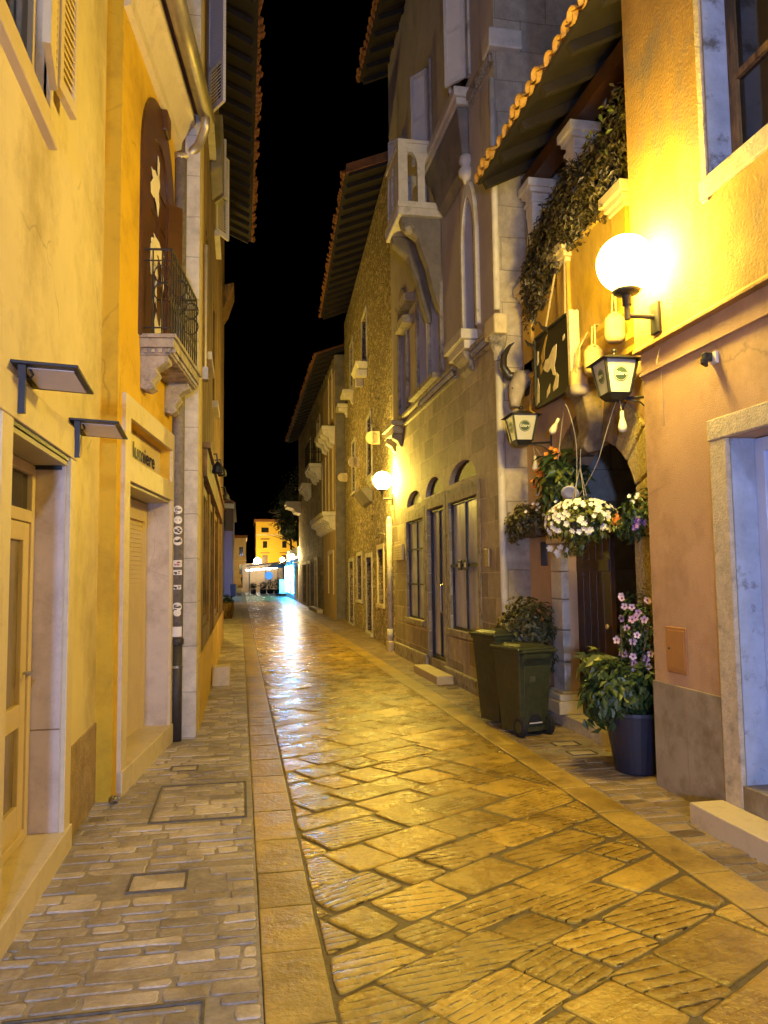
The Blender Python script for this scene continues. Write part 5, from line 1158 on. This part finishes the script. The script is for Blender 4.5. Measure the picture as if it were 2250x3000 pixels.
# trees in the dark
def tree(lab, x, y, h, cr, cz, seed, n):
    o = thing('tree', lab, 'tree', (x, y, 0), group='trees at the far end'); g_ = random.Random(seed)
    t = MB().tube([(x, y, -.02), (x+.1, y, h*.3), (x-.05, y+.1, h*.55), (x, y, h*.8)], [.28, .2, .14, .06], 8)
    for _ in range(7):
        z = h*g_.uniform(.4, .7); a = g_.uniform(0, 6.28); t.tube([(x, y, z), (x+cr[0]*.4*math.cos(a), y+cr[1]*.4*math.sin(a), z+.5), (x+cr[0]*.8*math.cos(a), y+cr[1]*.8*math.sin(a), z+1.0)], [.08, .05, .02], 6)
    t.build('trunk', 'stem', o)
    m = MB()
    for _ in range(9):
        a = g_.uniform(0, 6.28); rr = g_.uniform(.2, .85); c = (x+cr[0]*rr*math.cos(a), y+cr[1]*rr*math.sin(a), cz+cr[2]*g_.uniform(-.8, .8))
        leaves(m, c, (cr[0]*.42, cr[1]*.42, cr[2]*.36), n//9, .38, g_.randrange(999), droop=.8)
    m.build('crown', 'leafd', o)
tree('dark tree leaning over the lane before the yellow end house', 4.7, 63, 8.5, (2.0, 2.0, 2.4), 6.6, 4, 1600)
tree('tall dark tree behind the yellow end house against the night sky', 7.5, 118, 17, (4.5, 4, 5), 14, 9, 1400)

# ------------------------------------------------------------------ wheelie bins
def wheelie(label, cx, cy, rot, w, d, h):
    """local -y = wheel/handle side"""
    o = thing('wheelie_bin', label, 'bin', (cx, cy, 0), rot, local=True, group='green wheelie bins by the tavern')
    b = MB(); w0, d0 = w*.78, d*.74
    b.hexa([(-w0/2, -d0/2, .05), (w0/2, -d0/2, .05), (w0/2, d0/2, .03), (-w0/2, d0/2, .03)], [(-w/2, -d/2, h*.93), (w/2, -d/2, h*.93), (w/2, d/2, h*.93), (-w/2, d/2, h*.93)])
    b.hexa([(-w/2-.012, -d/2-.012, h*.90), (w/2+.012, -d/2-.012, h*.90), (w/2+.012, d/2+.012, h*.90), (-w/2-.012, d/2+.012, h*.90)], [(-w/2-.016, -d/2-.016, h*.94), (w/2+.016, -d/2-.016, h*.94), (w/2+.016, d/2+.016, h*.94), (-w/2-.016, d/2+.016, h*.94)])
    # curved shoulder and inset panel on the wheel side
    yb = lambda z: -(d0/2+(d/2-d0/2)*(z-.05)/(h*.88))
    b.prism([(-w*.40, yb(h*.80)-.004, h*.80), (-w*.2, yb(h*.84)-.004, h*.84), (w*.2, yb(h*.84)-.004, h*.84), (w*.40, yb(h*.80)-.004, h*.80), (w*.44, yb(h*.89)-.008, h*.895), (-w*.44, yb(h*.89)-.008, h*.895)], (0, -.012, 0))
    b.obox((0, yb(h*.45)-.004, h*.45), (w*.33, 0, 0), (0, .006, 0), (0, -(d-d0)/2/(h*.88)*h*.32, h*.32))
    b.box(-w0*.30, w0*.30, yb(.12)-.012, yb(.12)+.05, .045, .10)
    for zz in (.3, .5, .7):
        xx = w0/2+(w/2-w0/2)*(zz*h-.05)/(h*.88)
    body = b.build('body', 'binp', o, bevel=.014)
    for k_, (u_, v_) in enumerate(((-.1, .62),)):
        yq = yb(h*v_)-.0135; MB().hexa([(w*(u_-.09), yq, h*v_-.03), (w*(u_+.09), yq, h*v_-.03), (w*(u_+.09), yq+.004, h*v_-.03), (w*(u_-.09), yq+.004, h*v_-.03)], [(w*(u_-.09), yq-.006, h*v_+.03), (w*(u_+.09), yq-.006, h*v_+.03), (w*(u_+.09), yq, h*v_+.03), (w*(u_-.09), yq, h*v_+.03)]).build('worn_sticker', 'binscuff', o)
    MB().prism([(-w0*.26, yb(.2)-.006, .12), (w0*.26, yb(.2)-.006, .12), (w0*.2, yb(.2)-.014, .19), (w0*.08, yb(.2)-.018, .215), (-w0*.08, yb(.2)-.018, .215), (-w0*.2, yb(.2)-.014, .19)], (0, -.004, 0)).build('axle_recess', 'rubber', o)
    MB().box(-w0*.24, w0*.24, yb(.2)-.026, yb(.2)-.023, .128, .139).build('white_strip', 'whitepaint', o)
    l = MB().hexa([(-w/2-.03, -d/2-.035, h*.94), (w/2+.03, -d/2-.035, h*.94), (w/2+.03, d/2+.04, h*.94), (-w/2-.03, d/2+.04, h*.94)], [(-w/2-.02, -d/2-.02, h*.972), (w/2+.02, -d/2-.02, h*.972), (w/2+.02, d/2+.03, h*.965), (-w/2-.02, d/2+.03, h*.965)])
    l.hexa([(-w/2+.03, -d/2+.02, h*.972), (w/2-.03, -d/2+.02, h*.972), (w/2-.03, d/2-.01, h*.966), (-w/2+.03, d/2-.01, h*.966)], [(-w/2+.08, -d/2+.08, h*1.0), (w/2-.08, -d/2+.08, h*1.0), (w/2-.09, d/2-.06, h*.995), (-w/2+.09, d/2-.06, h*.995)])
    l.build('lid', 'binp', o, bevel=.01)
    MB().tube([(-w/2-.01, -d/2-.075, h*.93), (w/2+.01, -d/2-.075, h*.93)], .014, 8).box(-w/2+.01, -w/2+.04, -d/2-.085, -d/2, h*.905, h*.945).box(w/2-.04, w/2-.01, -d/2-.085, -d/2, h*.905, h*.945).build('handle', 'binp', o, bevel=.004)
    for sx in (-1, 1):
        wh = MB().lathe((sx*(w0/2+.005), -d0/2-.005, .10), [(.03, -.026), (.085, -.026), (.1, -.018), (.1, .018), (.085, .026), (.03, .026)], 22, (1, 0, 0)).build('wheel', 'rubber', o)
        MB().lathe((sx*(w0/2+.005), -d0/2-.005, .10), [(.02, -.03), (.055, -.029), (.06, 0), (.055, .029), (.02, .03)], 16, (1, 0, 0)).build('hub', 'binp', wh)
    return o
wheelie('front olive green wheelie bin turned with its wheels towards the viewer', 2.88, 7.68, R_(14), .41, .47, .92)
wheelie('olive green wheelie bin standing half hidden behind the front bin', 2.87, 8.30, R_(106), .46, .47, 1.02)

# ------------------------------------------------------------------ plants
G = random.Random(5)
def pot(o, c, r0, r1, h, mt, rim=.012, rib=0):
    m = MB().lathe(c, [(r0*.96, 0), (r0, .01), (r1, h-.035), (r1+rim, h-.03), (r1+rim, h), (r1-.01, h), (r1-.02, h-.05), (.01, h-.06)], 28)
    return m.build('pot', mt, o, smooth=False, bevel=0)
cx, cy = 3.235, 6.02
o = thing('flower_pot', 'big leafy plant with pink petunias in a tall dark blue pot beside the orange wall', 'potted plant', (cx, cy, 0))
pot(o, (cx, cy, 0), .175, .255, .50, 'potblue')
m = MB()
leaves(m, (cx-.08, cy-.02, .68), (.36, .30, .25), 1200, .088, 1, .4, .5, 1.7); leaves(m, (cx-.33, cy-.1, .60), (.2, .18, .2), 260, .085, 2, .3, .9, 1.8); leaves(m, (cx+.1, cy+.05, 1.12), (.2, .2, .36), 800, .055, 3, .3, .2, 2.0)
m.build('foliage', 'leaf', o)
m = MB(); leaves(m, (cx-.28, cy+.1, .88), (.14, .12, .12), 60, .15, 4, .3, .1, 2.2); m.build('young_leaves', 'leafy', o)
st_ = MB()
for i in range(9):
    a = G.uniform(0, 6.28); st_.tube([(cx, cy, .45), (cx+.1*math.cos(a), cy+.1*math.sin(a), .8), (cx+.08+.17*math.cos(a), cy+.15*math.sin(a), 1.2)], [.01, .008, .004], 5)
st_.build('stems', 'stem', o)
for i in range(46):
    a = G.uniform(2.4, 6.0); z = G.uniform(.92, 1.45) if i < 38 else G.uniform(.7, .92); rr = G.uniform(.14, .23)
    q = Vector((cx+.09+rr*math.cos(a), cy+.03+rr*math.sin(a), z)); n_ = Vector((math.cos(a)-.2, math.sin(a)-.6, G.uniform(-.2, .5)))
    m = MB(); flower(m, q, n_, G.uniform(.026, .034), G); fl = m.build('flower', 'petp', o)
    MB().sphere(q+n_.normalized()*.002, .0085, 8, 5).build('flower_eye', 'petc', fl)
# bush behind the bins
cx, cy = 3.18, 8.30
o = thing('potted_bush', 'rounded dense bush in a dark pot behind the wheelie bins', 'potted plant', (cx, cy, 0))
pot(o, (cx, cy, 0), .17, .22, .62, 'black')
m = MB(); leaves(m, (cx, cy-.05, 1.0), (.33, .30, .38), 1500, .075, 7, .5, .2, 1.8); leaves(m, (cx+.06, cy-.12, .72), (.24, .2, .16), 160, .11, 8, .4, .7, 2.0); m.build('foliage', 'leafolive', o)
m = MB()
for i in range(7): a = i*.9; m.tube([(cx, cy, .56), (cx+.08*math.cos(a), cy+.08*math.sin(a), .8), (cx+.2*math.cos(a), cy+.18*math.sin(a), 1.1)], [.014, .01, .005], 5)
m.build('stems', 'stem', o)
# hanging basket of white petunias
cx, cy, cz = 3.24, 6.92, 2.14
o = thing('hanging_basket', 'hanging basket overflowing with white petunias in front of the dark arch', 'hanging basket', (cx, cy, 2.0))
MB().lathe((cx, cy, 1.98), [(.06, 0), (.13, .04), (.17, .14), (.16, .14), (.05, .02)], 20).build('pot', 'stem', o)
m = MB(); leaves(m, (cx, cy, cz), (.33, .33, .22), 900, .065, 11, .6, .5, 1.9); leaves(m, (cx+.02, cy+.22, cz-.2), (.10, .14, .16), 160, .06, 12, .3, .9, 1.9); m.build('foliage', 'leafy', o)
m = MB()
for i in range(190):
    a = G.uniform(0, 6.28); e = G.uniform(-.5, 1.2); d_ = Vector((math.cos(a)*math.cos(e), math.sin(a)*math.cos(e), math.sin(e)))
    if d_.x > .5 and i % 2: d_.x = -d_.x
    q = Vector((cx+d_.x*.35, cy+d_.y*.36, cz+d_.z*.235-.02)); flower(m, q, d_+Vector((-.2, -.3, .1)), G.uniform(.020, .030), G)
for i in range(6): q = Vector((cx-.12+G.uniform(-.1, .15), cy+.33+G.uniform(-.08, .08), cz-.2-G.uniform(0, .15))); flower(m, q, Vector((-.6, -.6, .2)), .032, G)
m.build('flowers', 'petw', o)
m = MB()
for a in (.4, 2.5, 4.6): m.tube([(cx+.15*math.cos(a), cy+.15*math.sin(a), 2.12), (cx+.02, cy+.05, 2.66)], .004, 5)
m.tube([(cx+.02, cy+.05, 2.66), (cx+.06, cy+.10, 2.90)], .004, 5); m.build('hanger', 'cable', o)
# trailing plant on the wall at the left of the arch
cx, cy, cz = 3.36, 8.45, 2.26
o = thing('wall_planter', 'bushy trailing green plant in a wall box between the stone corner and the lantern bracket', 'potted plant', (cx, cy, 2.2))
MB().hexa([(cx-.1, cy-.3, 2.06), (cx+.135, cy-.3, 2.06), (cx+.135, cy+.3, 2.06), (cx-.1, cy+.3, 2.06)], [(cx-.13, cy-.33, 2.24), (cx+.135, cy-.33, 2.24), (cx+.135, cy+.33, 2.24), (cx-.13, cy+.33, 2.24)]).build('box', 'stem', o)
m = MB(); leaves(m, (cx-.05, cy, cz), (.24, .46, .19), 950, .065, 13, .4, .4, 1.9); leaves(m, (cx-.12, cy+.3, cz-.12), (.12, .16, .14), 130, .06, 14, .3, .8, 1.9); m.build('foliage', 'leafolive', o)
# orange flowering plant with a big white bloom
cx, cy, cz = 3.36, 7.62, 2.62
o = thing('potted_plant', 'tall plant with orange flowers and one large white bloom on the arch pier', 'potted plant', (cx, cy, 2.13))
pot(o, (cx, cy, 2.13), .10, .13, .2, 'clay')
m = MB(); leaves(m, (cx-.02, cy-.05, cz), (.24, .30, .34), 420, .13, 15, .4, .3, 2.2); m.build('foliage', 'leaf', o)
m = MB(); leaves(m, (cx-.1, cy-.1, cz+.02), (.14, .2, .2), 70, .16, 16, .3, .3, 2.2); leaves(m, (cx-.05, cy+.15, 2.36), (.2, .3, .14), 260, .06, 17, .4, .3, 1.9); m.build('young_leaves', 'leafy', o)
m = MB()
for i in range(40):
    m = MB(); cl = G.choice(((-.14, .22, .14), (-.16, .30, .0), (-.1, .08, .3), (-.12, .18, -.12), (-.1, -.12, .26), (-.15, .25, .05)))
    q = Vector((cx+cl[0]+G.uniform(-.06, .03), cy+cl[1]+G.uniform(-.07, .07), cz+cl[2]+G.uniform(-.06, .06))); flower(m, q, Vector((-.5, -.7, .4)), G.uniform(.018, .03), G, 4); m.build('flower', 'peto', o)
m = MB(); q = Vector((3.20, 7.08, 2.43)); m.lathe(q, [(.012, .16), (.02, .09), (.045, .03), (.085, -.01), (.09, -.02), (.04, .0)], 12, (.35, .5, .5)); m.build('white_bloom', 'petw', o, smooth=True)
m = MB()
for i in range(16):
    a = G.uniform(0, 6.28); q = Vector((cx-.12+G.uniform(-.15, .1), cy+.05+G.uniform(-.3, .35), 2.38+G.uniform(-.12, .15))); flower(m, q, Vector((-.6, -.6, .3)), .018, G)
m.build('small_flowers', 'petw', o)
# small pot on the bracket beside the orange corner
cx, cy = 3.40, 5.98
o = thing('potted_plant', 'small clay pot of violet and salmon flowers on the rusticated bracket beside the arch', 'potted plant', (cx, cy, 1.95))
pot(o, (cx+.04, cy, 1.95), .06, .085, .11, 'clay')
m = MB(); leaves(m, (cx-.02, cy, 2.14), (.2, .22, .2), 480, .06, 18, .4, .4, 2.0); leaves(m, (cx-.08, cy+.2, 2.05), (.14, .16, .16), 160, .06, 19, .4, .5, 2.0); m.build('foliage', 'leaf', o)
for mt, n_, c_ in (('petv', 14, (-.14, -.08, .03)), ('peto', 10, (-.18, .22, .08)), ('petw', 5, (-.14, -.02, .22))):
    for i in range(n_):
        m = MB(); flower(m, Vector((cx+c_[0]+G.uniform(-.04, .04), cy+c_[1]+G.uniform(-.06, .06), 2.02+c_[2]+G.uniform(-.05, .05))), Vector((-.5, -.8, .3)), .018, G); m.build('flower', mt, o)
# climbing hedge on the terrace
o = thing('climbing_plant', 'dense dull-leaved climber covering the terrace parapet between the pillars', 'climbing plant', (3.5, 7.4, 5.1))
m = MB()
for cy, cz, a, b, c, n_, s_ in ((8.35, 5.12, .2, .38, .38, 520, 31), (7.9, 5.34, .24, .42, .42, 620, 32), (7.25, 5.5, .26, .42, .40, 650, 33), (6.65, 5.5, .25, .42, .40, 600, 34), (6.1, 5.68, .22, .38, .45, 380, 35), (8.62, 4.85, .10, .18, .28, 160, 36), (7.4, 5.3, .26, .45, .22, 260, 37), (8.15, 5.55, .18, .4, .34, 200, 41), (7.0, 5.85, .2, .4, .3, 200, 42), (6.4, 5.95, .2, .4, .3, 180, 43)):
    leaves(m, (3.50 if s_ < 40 else 3.70, cy, cz), (a*1.1, b*1.1, c*1.12), int(n_*4.2), .068, s_, .45, .4, 2.2)
m.build('foliage', 'leafdull', o)
m = MB()
for i in range(16):
    yy = G.uniform(5.9, 8.6); m.tube([(3.6, yy, 5.0), (3.52+G.uniform(-.1, .1), yy+G.uniform(-.2, .2), 5.4), (3.48+G.uniform(-.15, .1), yy+G.uniform(-.3, .3), 5.9)], [.014, .01, .005], 5)
m.build('stems', 'stem', o)
m = MB(); leaves(m, (3.42, 6.4, 5.78), (.22, .5, .3), 60, .085, 38, .3, .2, 2.6); m.build('lit_leaves', 'leafy', o)  # paler leaf colour stands in for lamplight on the climber

# ------------------------------------------------------------------ pub lanterns
def lantern(label, c, wallx, wally, yaw):
    o = thing('lantern', label, 'lantern', c, yaw, local=True, group='black pub lanterns with round badges')
    wt, wb, h = .145, .095, .29; zb = -.17; zt = zb+h
    fr = MB()
    for sx in (-1, 1):
        for sy in (-1, 1): fr.hexa([(sx*wb+i, sy*wb+j, zb) for i, j in ((-.011, -.011), (.011, -.011), (.011, .011), (-.011, .011))], [(sx*wt+i, sy*wt+j, zt) for i, j in ((-.011, -.011), (.011, -.011), (.011, .011), (-.011, .011))])
    fr.hexa([(-wb*.7, -wb*.7, zb-.05), (wb*.7, -wb*.7, zb-.05), (wb*.7, wb*.7, zb-.05), (-wb*.7, wb*.7, zb-.05)], [(-wb-.012, -wb-.012, zb+.004), (wb+.012, -wb-.012, zb+.004), (wb+.012, wb+.012, zb+.004), (-wb-.012, wb+.012, zb+.004)])
    fr.build('frame', 'black', o)
    r_ = MB().hexa([(-wt-.05, -wt-.05, zt-.004), (wt+.05, -wt-.05, zt-.004), (wt+.05, wt+.05, zt-.004), (-wt-.05, wt+.05, zt-.004)], [(-.05, -.05, zt+.06), (.05, -.05, zt+.06), (.05, .05, zt+.06), (-.05, .05, zt+.06)])
    r_.tube([(0, 0, zt+.05), (0, 0, zt+.09)], .014, 8).sphere((0, 0, zt+.105), .024, 12, 8); r_.build('roof', 'black', o)
    for k in range(4):
        a = k*math.pi/2; n_ = Vector((math.cos(a), math.sin(a), 0)); t_ = Vector((-n_.y, n_.x, 0)); U = (Vector((0, 0, h))+n_*(wt-wb)).normalized()
        P = lambda u, v, off=0: n_*wb+Vector((0, 0, zb))+t_*u+U*v+n_*off
        L = h/U.z
        pn = MB().add([P(-wb+.008, .006), P(wb-.008, .006), P(wt-.008, L-.006), P(-wt+.008, L-.006)], [(0, 1, 2, 3)]).build('pane', 'lanpanel', o)
        dsc = MB(); cc = P(0, L*.55, .004); R0 = .066
        dsc.add([cc+(t_*math.cos(6.283*i/28)+U*math.sin(6.283*i/28))*R0 for i in range(28)], [tuple(range(28))]); b_ = dsc.build('badge', 'logo', pn)
        tx = MB(); text_into(tx, 'Gösser', P(0, 0, .006)-P(0, 0)+cc-t_*(-.0)*0 - t_*0, t_, U, .05, .8, .001, .0015)
        w_ = max((Vector(v)-cc).dot(t_) for v in tx.v); s_ = min(1, .112/w_); tx.v = [tuple(cc+n_*.003+(Vector(v)-cc-t_*(w_/2))*s_-U*.014) for v in tx.v]
        for rr in (.059,):
            for i in range(28):
                p0, p1 = 6.283*i/28, 6.283*(i+1)/28; f_ = lambda q, r2: cc+n_*.003+(t_*math.cos(q)+U*math.sin(q))*r2
                tx.quad(f_(p0, rr), f_(p1, rr), f_(p1, rr-.003), f_(p0, rr-.003))
        tx.build('lettering', 'logowhite', b_)
    wl = Matrix.Rotation(-yaw, 4, 'Z') @ Vector((wallx-c[0], wally-c[1], 0)); z = zb-.03
    a_ = MB().tube([(0, 0, z), tuple(Vector((wl.x, wl.y, z)))], .012, 8)
    a_.tube([(wl.x*.3, wl.y*.3, z-.012), (wl.x*.7, wl.y*.7, z-.04), (wl.x*.95, wl.y*.95, z-.11), (wl.x*.97, wl.y*.97, z-.2)], .008, 6)
    a_.tube([(wl.x*.985, wl.y*.985, z-.22), (wl.x*.985, wl.y*.985, z+.08)], .014, 6); a_.build('bracket', 'black', o)
    return o
lantern('black pub lantern beside the white stone corner, above the wall planter', (3.20, 8.36, 3.33), 3.5, 8.2, R_(-118+90-90+25))
lantern('black pub lantern directly below the big lit globe and the clay jugs', (3.23, 6.15, 3.36), 3.5, 6.05, R_(-118+90-90+25))

# ------------------------------------------------------------------ painted cow board, jugs, bulbs, mask
BX = 3.30
o = thing('painted_board', 'painted wooden board of a black and white cow hanging by ropes below the terrace', 'picture', (BX, 7.7, 3.9))
ya, yb, za, zb = 7.24, 8.14, 3.52, 4.28
bd = MB().box(BX, BX+.09, ya, yb, za, zb).build('board', 'cowblack', o)
MB().box(BX-.02, BX+.02, ya, yb, za-.03, za).box(BX-.02, BX+.02, yb-.03, yb, za, zb).box(BX-.02, BX+.02, ya+.0, yb-.03, zb, zb+.025).build('frame', 'black', bd)
ed = MB(); ed.box(BX-.01, BX+.10, ya-.06, ya-.001, za-.02, zb+.04)
for i in range(4): ed.box(BX-.012+.025*i, BX+.006+.025*i, ya-.075, ya-.06, za-.02+.01*i, zb+.03+.012*(i % 2))
ed.build('rough_edge', 'cowwhite', bd, bevel=.006)
def blob(mb, pts, x=BX-.003, t=.003): mb.prism([(x, ya+(yb-ya)*(1-u), za+(zb-za)*v) for u, v in pts], (t, 0, 0))
m = MB()
blob(m, [(.26, .50), (.34, .60), (.44, .60), (.56, .70), (.68, .72), (.66, .56), (.60, .44), (.64, .28), (.55, .32), (.50, .44), (.40, .40), (.32, .44)])
blob(m, [(.55, .08), (.68, .10), (.72, .26), (.66, .32), (.60, .22), (.54, .14)])
blob(m, [(.03, .02), (.10, .04), (.12, .30), (.08, .42), (.05, .22)]); blob(m, [(.34, .04), (.44, .10), (.46, .22), (.36, .14)]); blob(m, [(.86, .70), (.92, .72), (.91, .78), (.86, .76)]); blob(m, [(.06, .6), (.12, .62), (.13, .8), (.08, .82)])
m.build('white_patches', 'cowwhite', bd)
m = MB(); blob(m, [(.22, .58), (.30, .62), (.33, .78), (.42, .95), (.36, .93), (.27, .80), (.20, .70)]); blob(m, [(.16, .56), (.22, .60), (.24, .48), (.18, .44)]); m.build('brown_patches', 'cowbrown', bd)
MB().tube([(BX-.01, 8.10, 4.2), (BX-.05, 8.2, 4.26), (BX-.06, 8.28, 4.34)], [.03, .022, .006], 8).build('wooden_horn', 'horn', bd)
m = MB().tube([(BX-.01, 7.72, 4.28), (BX-.05, 7.8, 4.33), (BX-.05, 7.88, 4.42)], [.028, .02, .006], 8); m.build('wooden_horn', 'horn', bd)
m = MB().tube([(BX+.05, 7.98, zb), (3.43, 7.75, 5.06)], .012, 6).tube([(BX+.05, 7.40, zb), (3.43, 7.55, 5.06)], .012, 6); m.build('ropes', 'rope', bd)
o = thing('horned_mask', 'grey animal head mask with a curved black horn fixed beside the stone corner', 'wall ornament', (3.3, 8.7, 3.9))
MB().tube([(3.47, 8.72, 4.02), (3.34, 8.70, 3.98), (3.27, 8.66, 3.86), (3.23, 8.62, 3.72), (3.22, 8.60, 3.62)], [.10, .12, .105, .075, .055], 14).build('head', 'skull', o, smooth=True)
MB().tube([(3.32, 8.74, 4.02), (3.22, 8.80, 4.05), (3.15, 8.80, 4.16), (3.14, 8.72, 4.28), (3.17, 8.60, 4.36), (3.2, 8.52, 4.38)], [.055, .055, .05, .038, .02, .005], 10).build('horn', 'horn', o, smooth=True)
MB().tube([(3.42, 8.50, 3.92), (3.36, 8.42, 3.66), (3.31, 8.32, 3.50), (3.29, 8.18, 3.46)], [.035, .035, .026, .008], 10).build('horn', 'cowbrown', o, smooth=True)
MB().sphere((3.20, 8.60, 3.84), .018, 10, 6).build('eye', 'black', o); MB().box(3.44, 3.498, 8.55, 8.85, 3.75, 4.2).build('backing', 'cowblack', o)
JUGS = (((3.27, 6.20, 3.68), .092, .25, (3.43, 6.25, 4.35), 'pale clay jug hanging nearest to the big globe lamp'), ((3.27, 6.62, 3.50), .095, .27, (3.40, 6.75, 4.03), 'pale clay jug hanging tilted between the other two jugs'), ((3.27, 6.96, 3.38), .09, .27, (3.40, 7.0, 4.03), 'clay jug with a grey base hanging beside the cow board'))
for (x_, y_, z_), r_, h_, hk, lab in JUGS:
    o = thing('clay_jug', lab, 'jug', (x_, y_, z_), group='clay jugs on ropes under the terrace')
    tl = Vector((.05, .14 if 'tilted' in lab else .05, 1))
    MB().lathe((x_, y_, z_), [(r_*.7, 0), (r_*.95, .03), (r_, .06), (r_*.98, h_*.45), (r_, h_*.75), (r_*.85, h_*.9), (r_*.62, h_*.95), (r_*.66, h_), (r_*.5, h_), (r_*.4, h_*.9)], 20, tl).build('jug', 'clay', o, smooth=True)
    hb = MB(); hb.tube([(x_-.02+.03*math.cos(a), y_-.06, z_+h_*.85+.035*math.sin(a)) for a in [i*.6 for i in range(11)]], .009, 6); hb.build('handle', 'clay', o)
    MB().tube([(x_, y_-.04, z_+h_*.95), (x_+.01, y_-.02, z_+h_+.2), hk], .008, 6).tube([(x_, y_+.04, z_+h_*.95), (x_+.02, y_+.05, z_+h_+.2), hk], .008, 6).build('rope', 'rope', o)
    if 'grey base' in lab: MB().lathe((x_, y_, z_-.004), [(r_*.72, 0), (r_*1.0, .035), (r_*1.02, .09), (r_*.98, .095)], 20, tl).build('grey_base', 'skull', o, smooth=True)
o = thing('light_string', 'white cable with three unlit bulbs strung across the tavern arch', 'string light', (3.3, 7.2, 3))
cb = MB()
def curve(pts, r_=.004, n=8):
    """smooth cable through the points"""
    P = [Vector(q) for q in pts]; P = [P[0]*2-P[1]]+P+[P[-1]*2-P[-2]]; out = []
    for i in range(1, len(P)-2):
        for k in range(n):
            t = k/n; a, b, c_, d_ = P[i-1:i+3]
            out.append(.5*((2*b)+(c_-a)*t+(2*a-5*b+4*c_-d_)*t*t+(3*b-a-3*c_+d_)*t**3))
    cb.tube(out+[P[-2]], r_, 6)
curve([(3.33, 8.30, 2.98), (3.35, 8.36, 3.10), (3.40, 8.15, 2.88), (3.44, 7.98, 2.74), (3.40, 7.7, 2.70), (3.24, 7.46, 2.72), (3.26, 7.42, 3.02), (3.27, 7.36, 3.24), (3.21, 7.16, 3.33), (3.22, 7.05, 3.16), (3.24, 7.0, 2.92), (3.25, 7.02, 2.68), (3.22, 6.98, 2.48), (3.18, 6.92, 2.36), (3.17, 6.80, 2.38), (3.2, 6.5, 2.62), (3.22, 6.3, 2.92), (3.26, 6.17, 3.16), (3.27, 6.12, 3.03)])
cb.build('cable', 'cable', o)
for q, d_ in (((3.33, 8.30, 2.98), (0, -.1, -1)), ((3.25, 7.42, 3.24), (-.2, .55, -.7)), ((3.27, 6.12, 3.04), (0, 0, -1))):
    MB().lathe(q, [(.016, 0), (.018, .05), (.018, .06), (.036, .12), (.04, .145), (.032, .175), (.01, .187)], 16, d_).build('bulb', 'bulb', o, smooth=True)

# ------------------------------------------------------------------ unseen lamps added behind the viewer to light the scene
o = thing('cool_fill_lamp', 'added unseen cool lamp high behind the viewer, brightening the upper facades', 'lamp', (1.0, -8, 6.4))  # added cool fill for the upper facades, out of view
MB().tube([(-1.06, -8, 7.0), (1.0, -8, 6.8), (3.12, -8, 7.0)], .012, 6).tube([(1.0, -8, 6.8), (1.0, -8, 6.5)], .02, 6).build('wire', 'iron', o)
MB().sphere((1.0, -8, 6.3), .22, 20, 12).build('lamp', 'cool2', o, smooth=True)
globe_lamp('added unseen warm globe lamp on the orange house wall behind the viewer', 3.17, -3.5, 3.6, .3, .215, 'globe3', -1)  # added out of view to light the left walls
o = thing('low_fill_lamp', 'added unseen cool lamp low behind the viewer, guessed source of the bluish light', 'lamp', (-.6, -3.0, 1.7))  # added cool source for doorway and reveals; its kind is guessed
MB().tube([(-1.06, -3, 1.9), (-.6, -3, 1.9), (-.6, -3, 1.8)], .02, 8).build('bracket', 'iron', o)
MB().sphere((-.6, -3, 1.66), .14, 20, 12).build('lamp', 'cool', o, smooth=True)
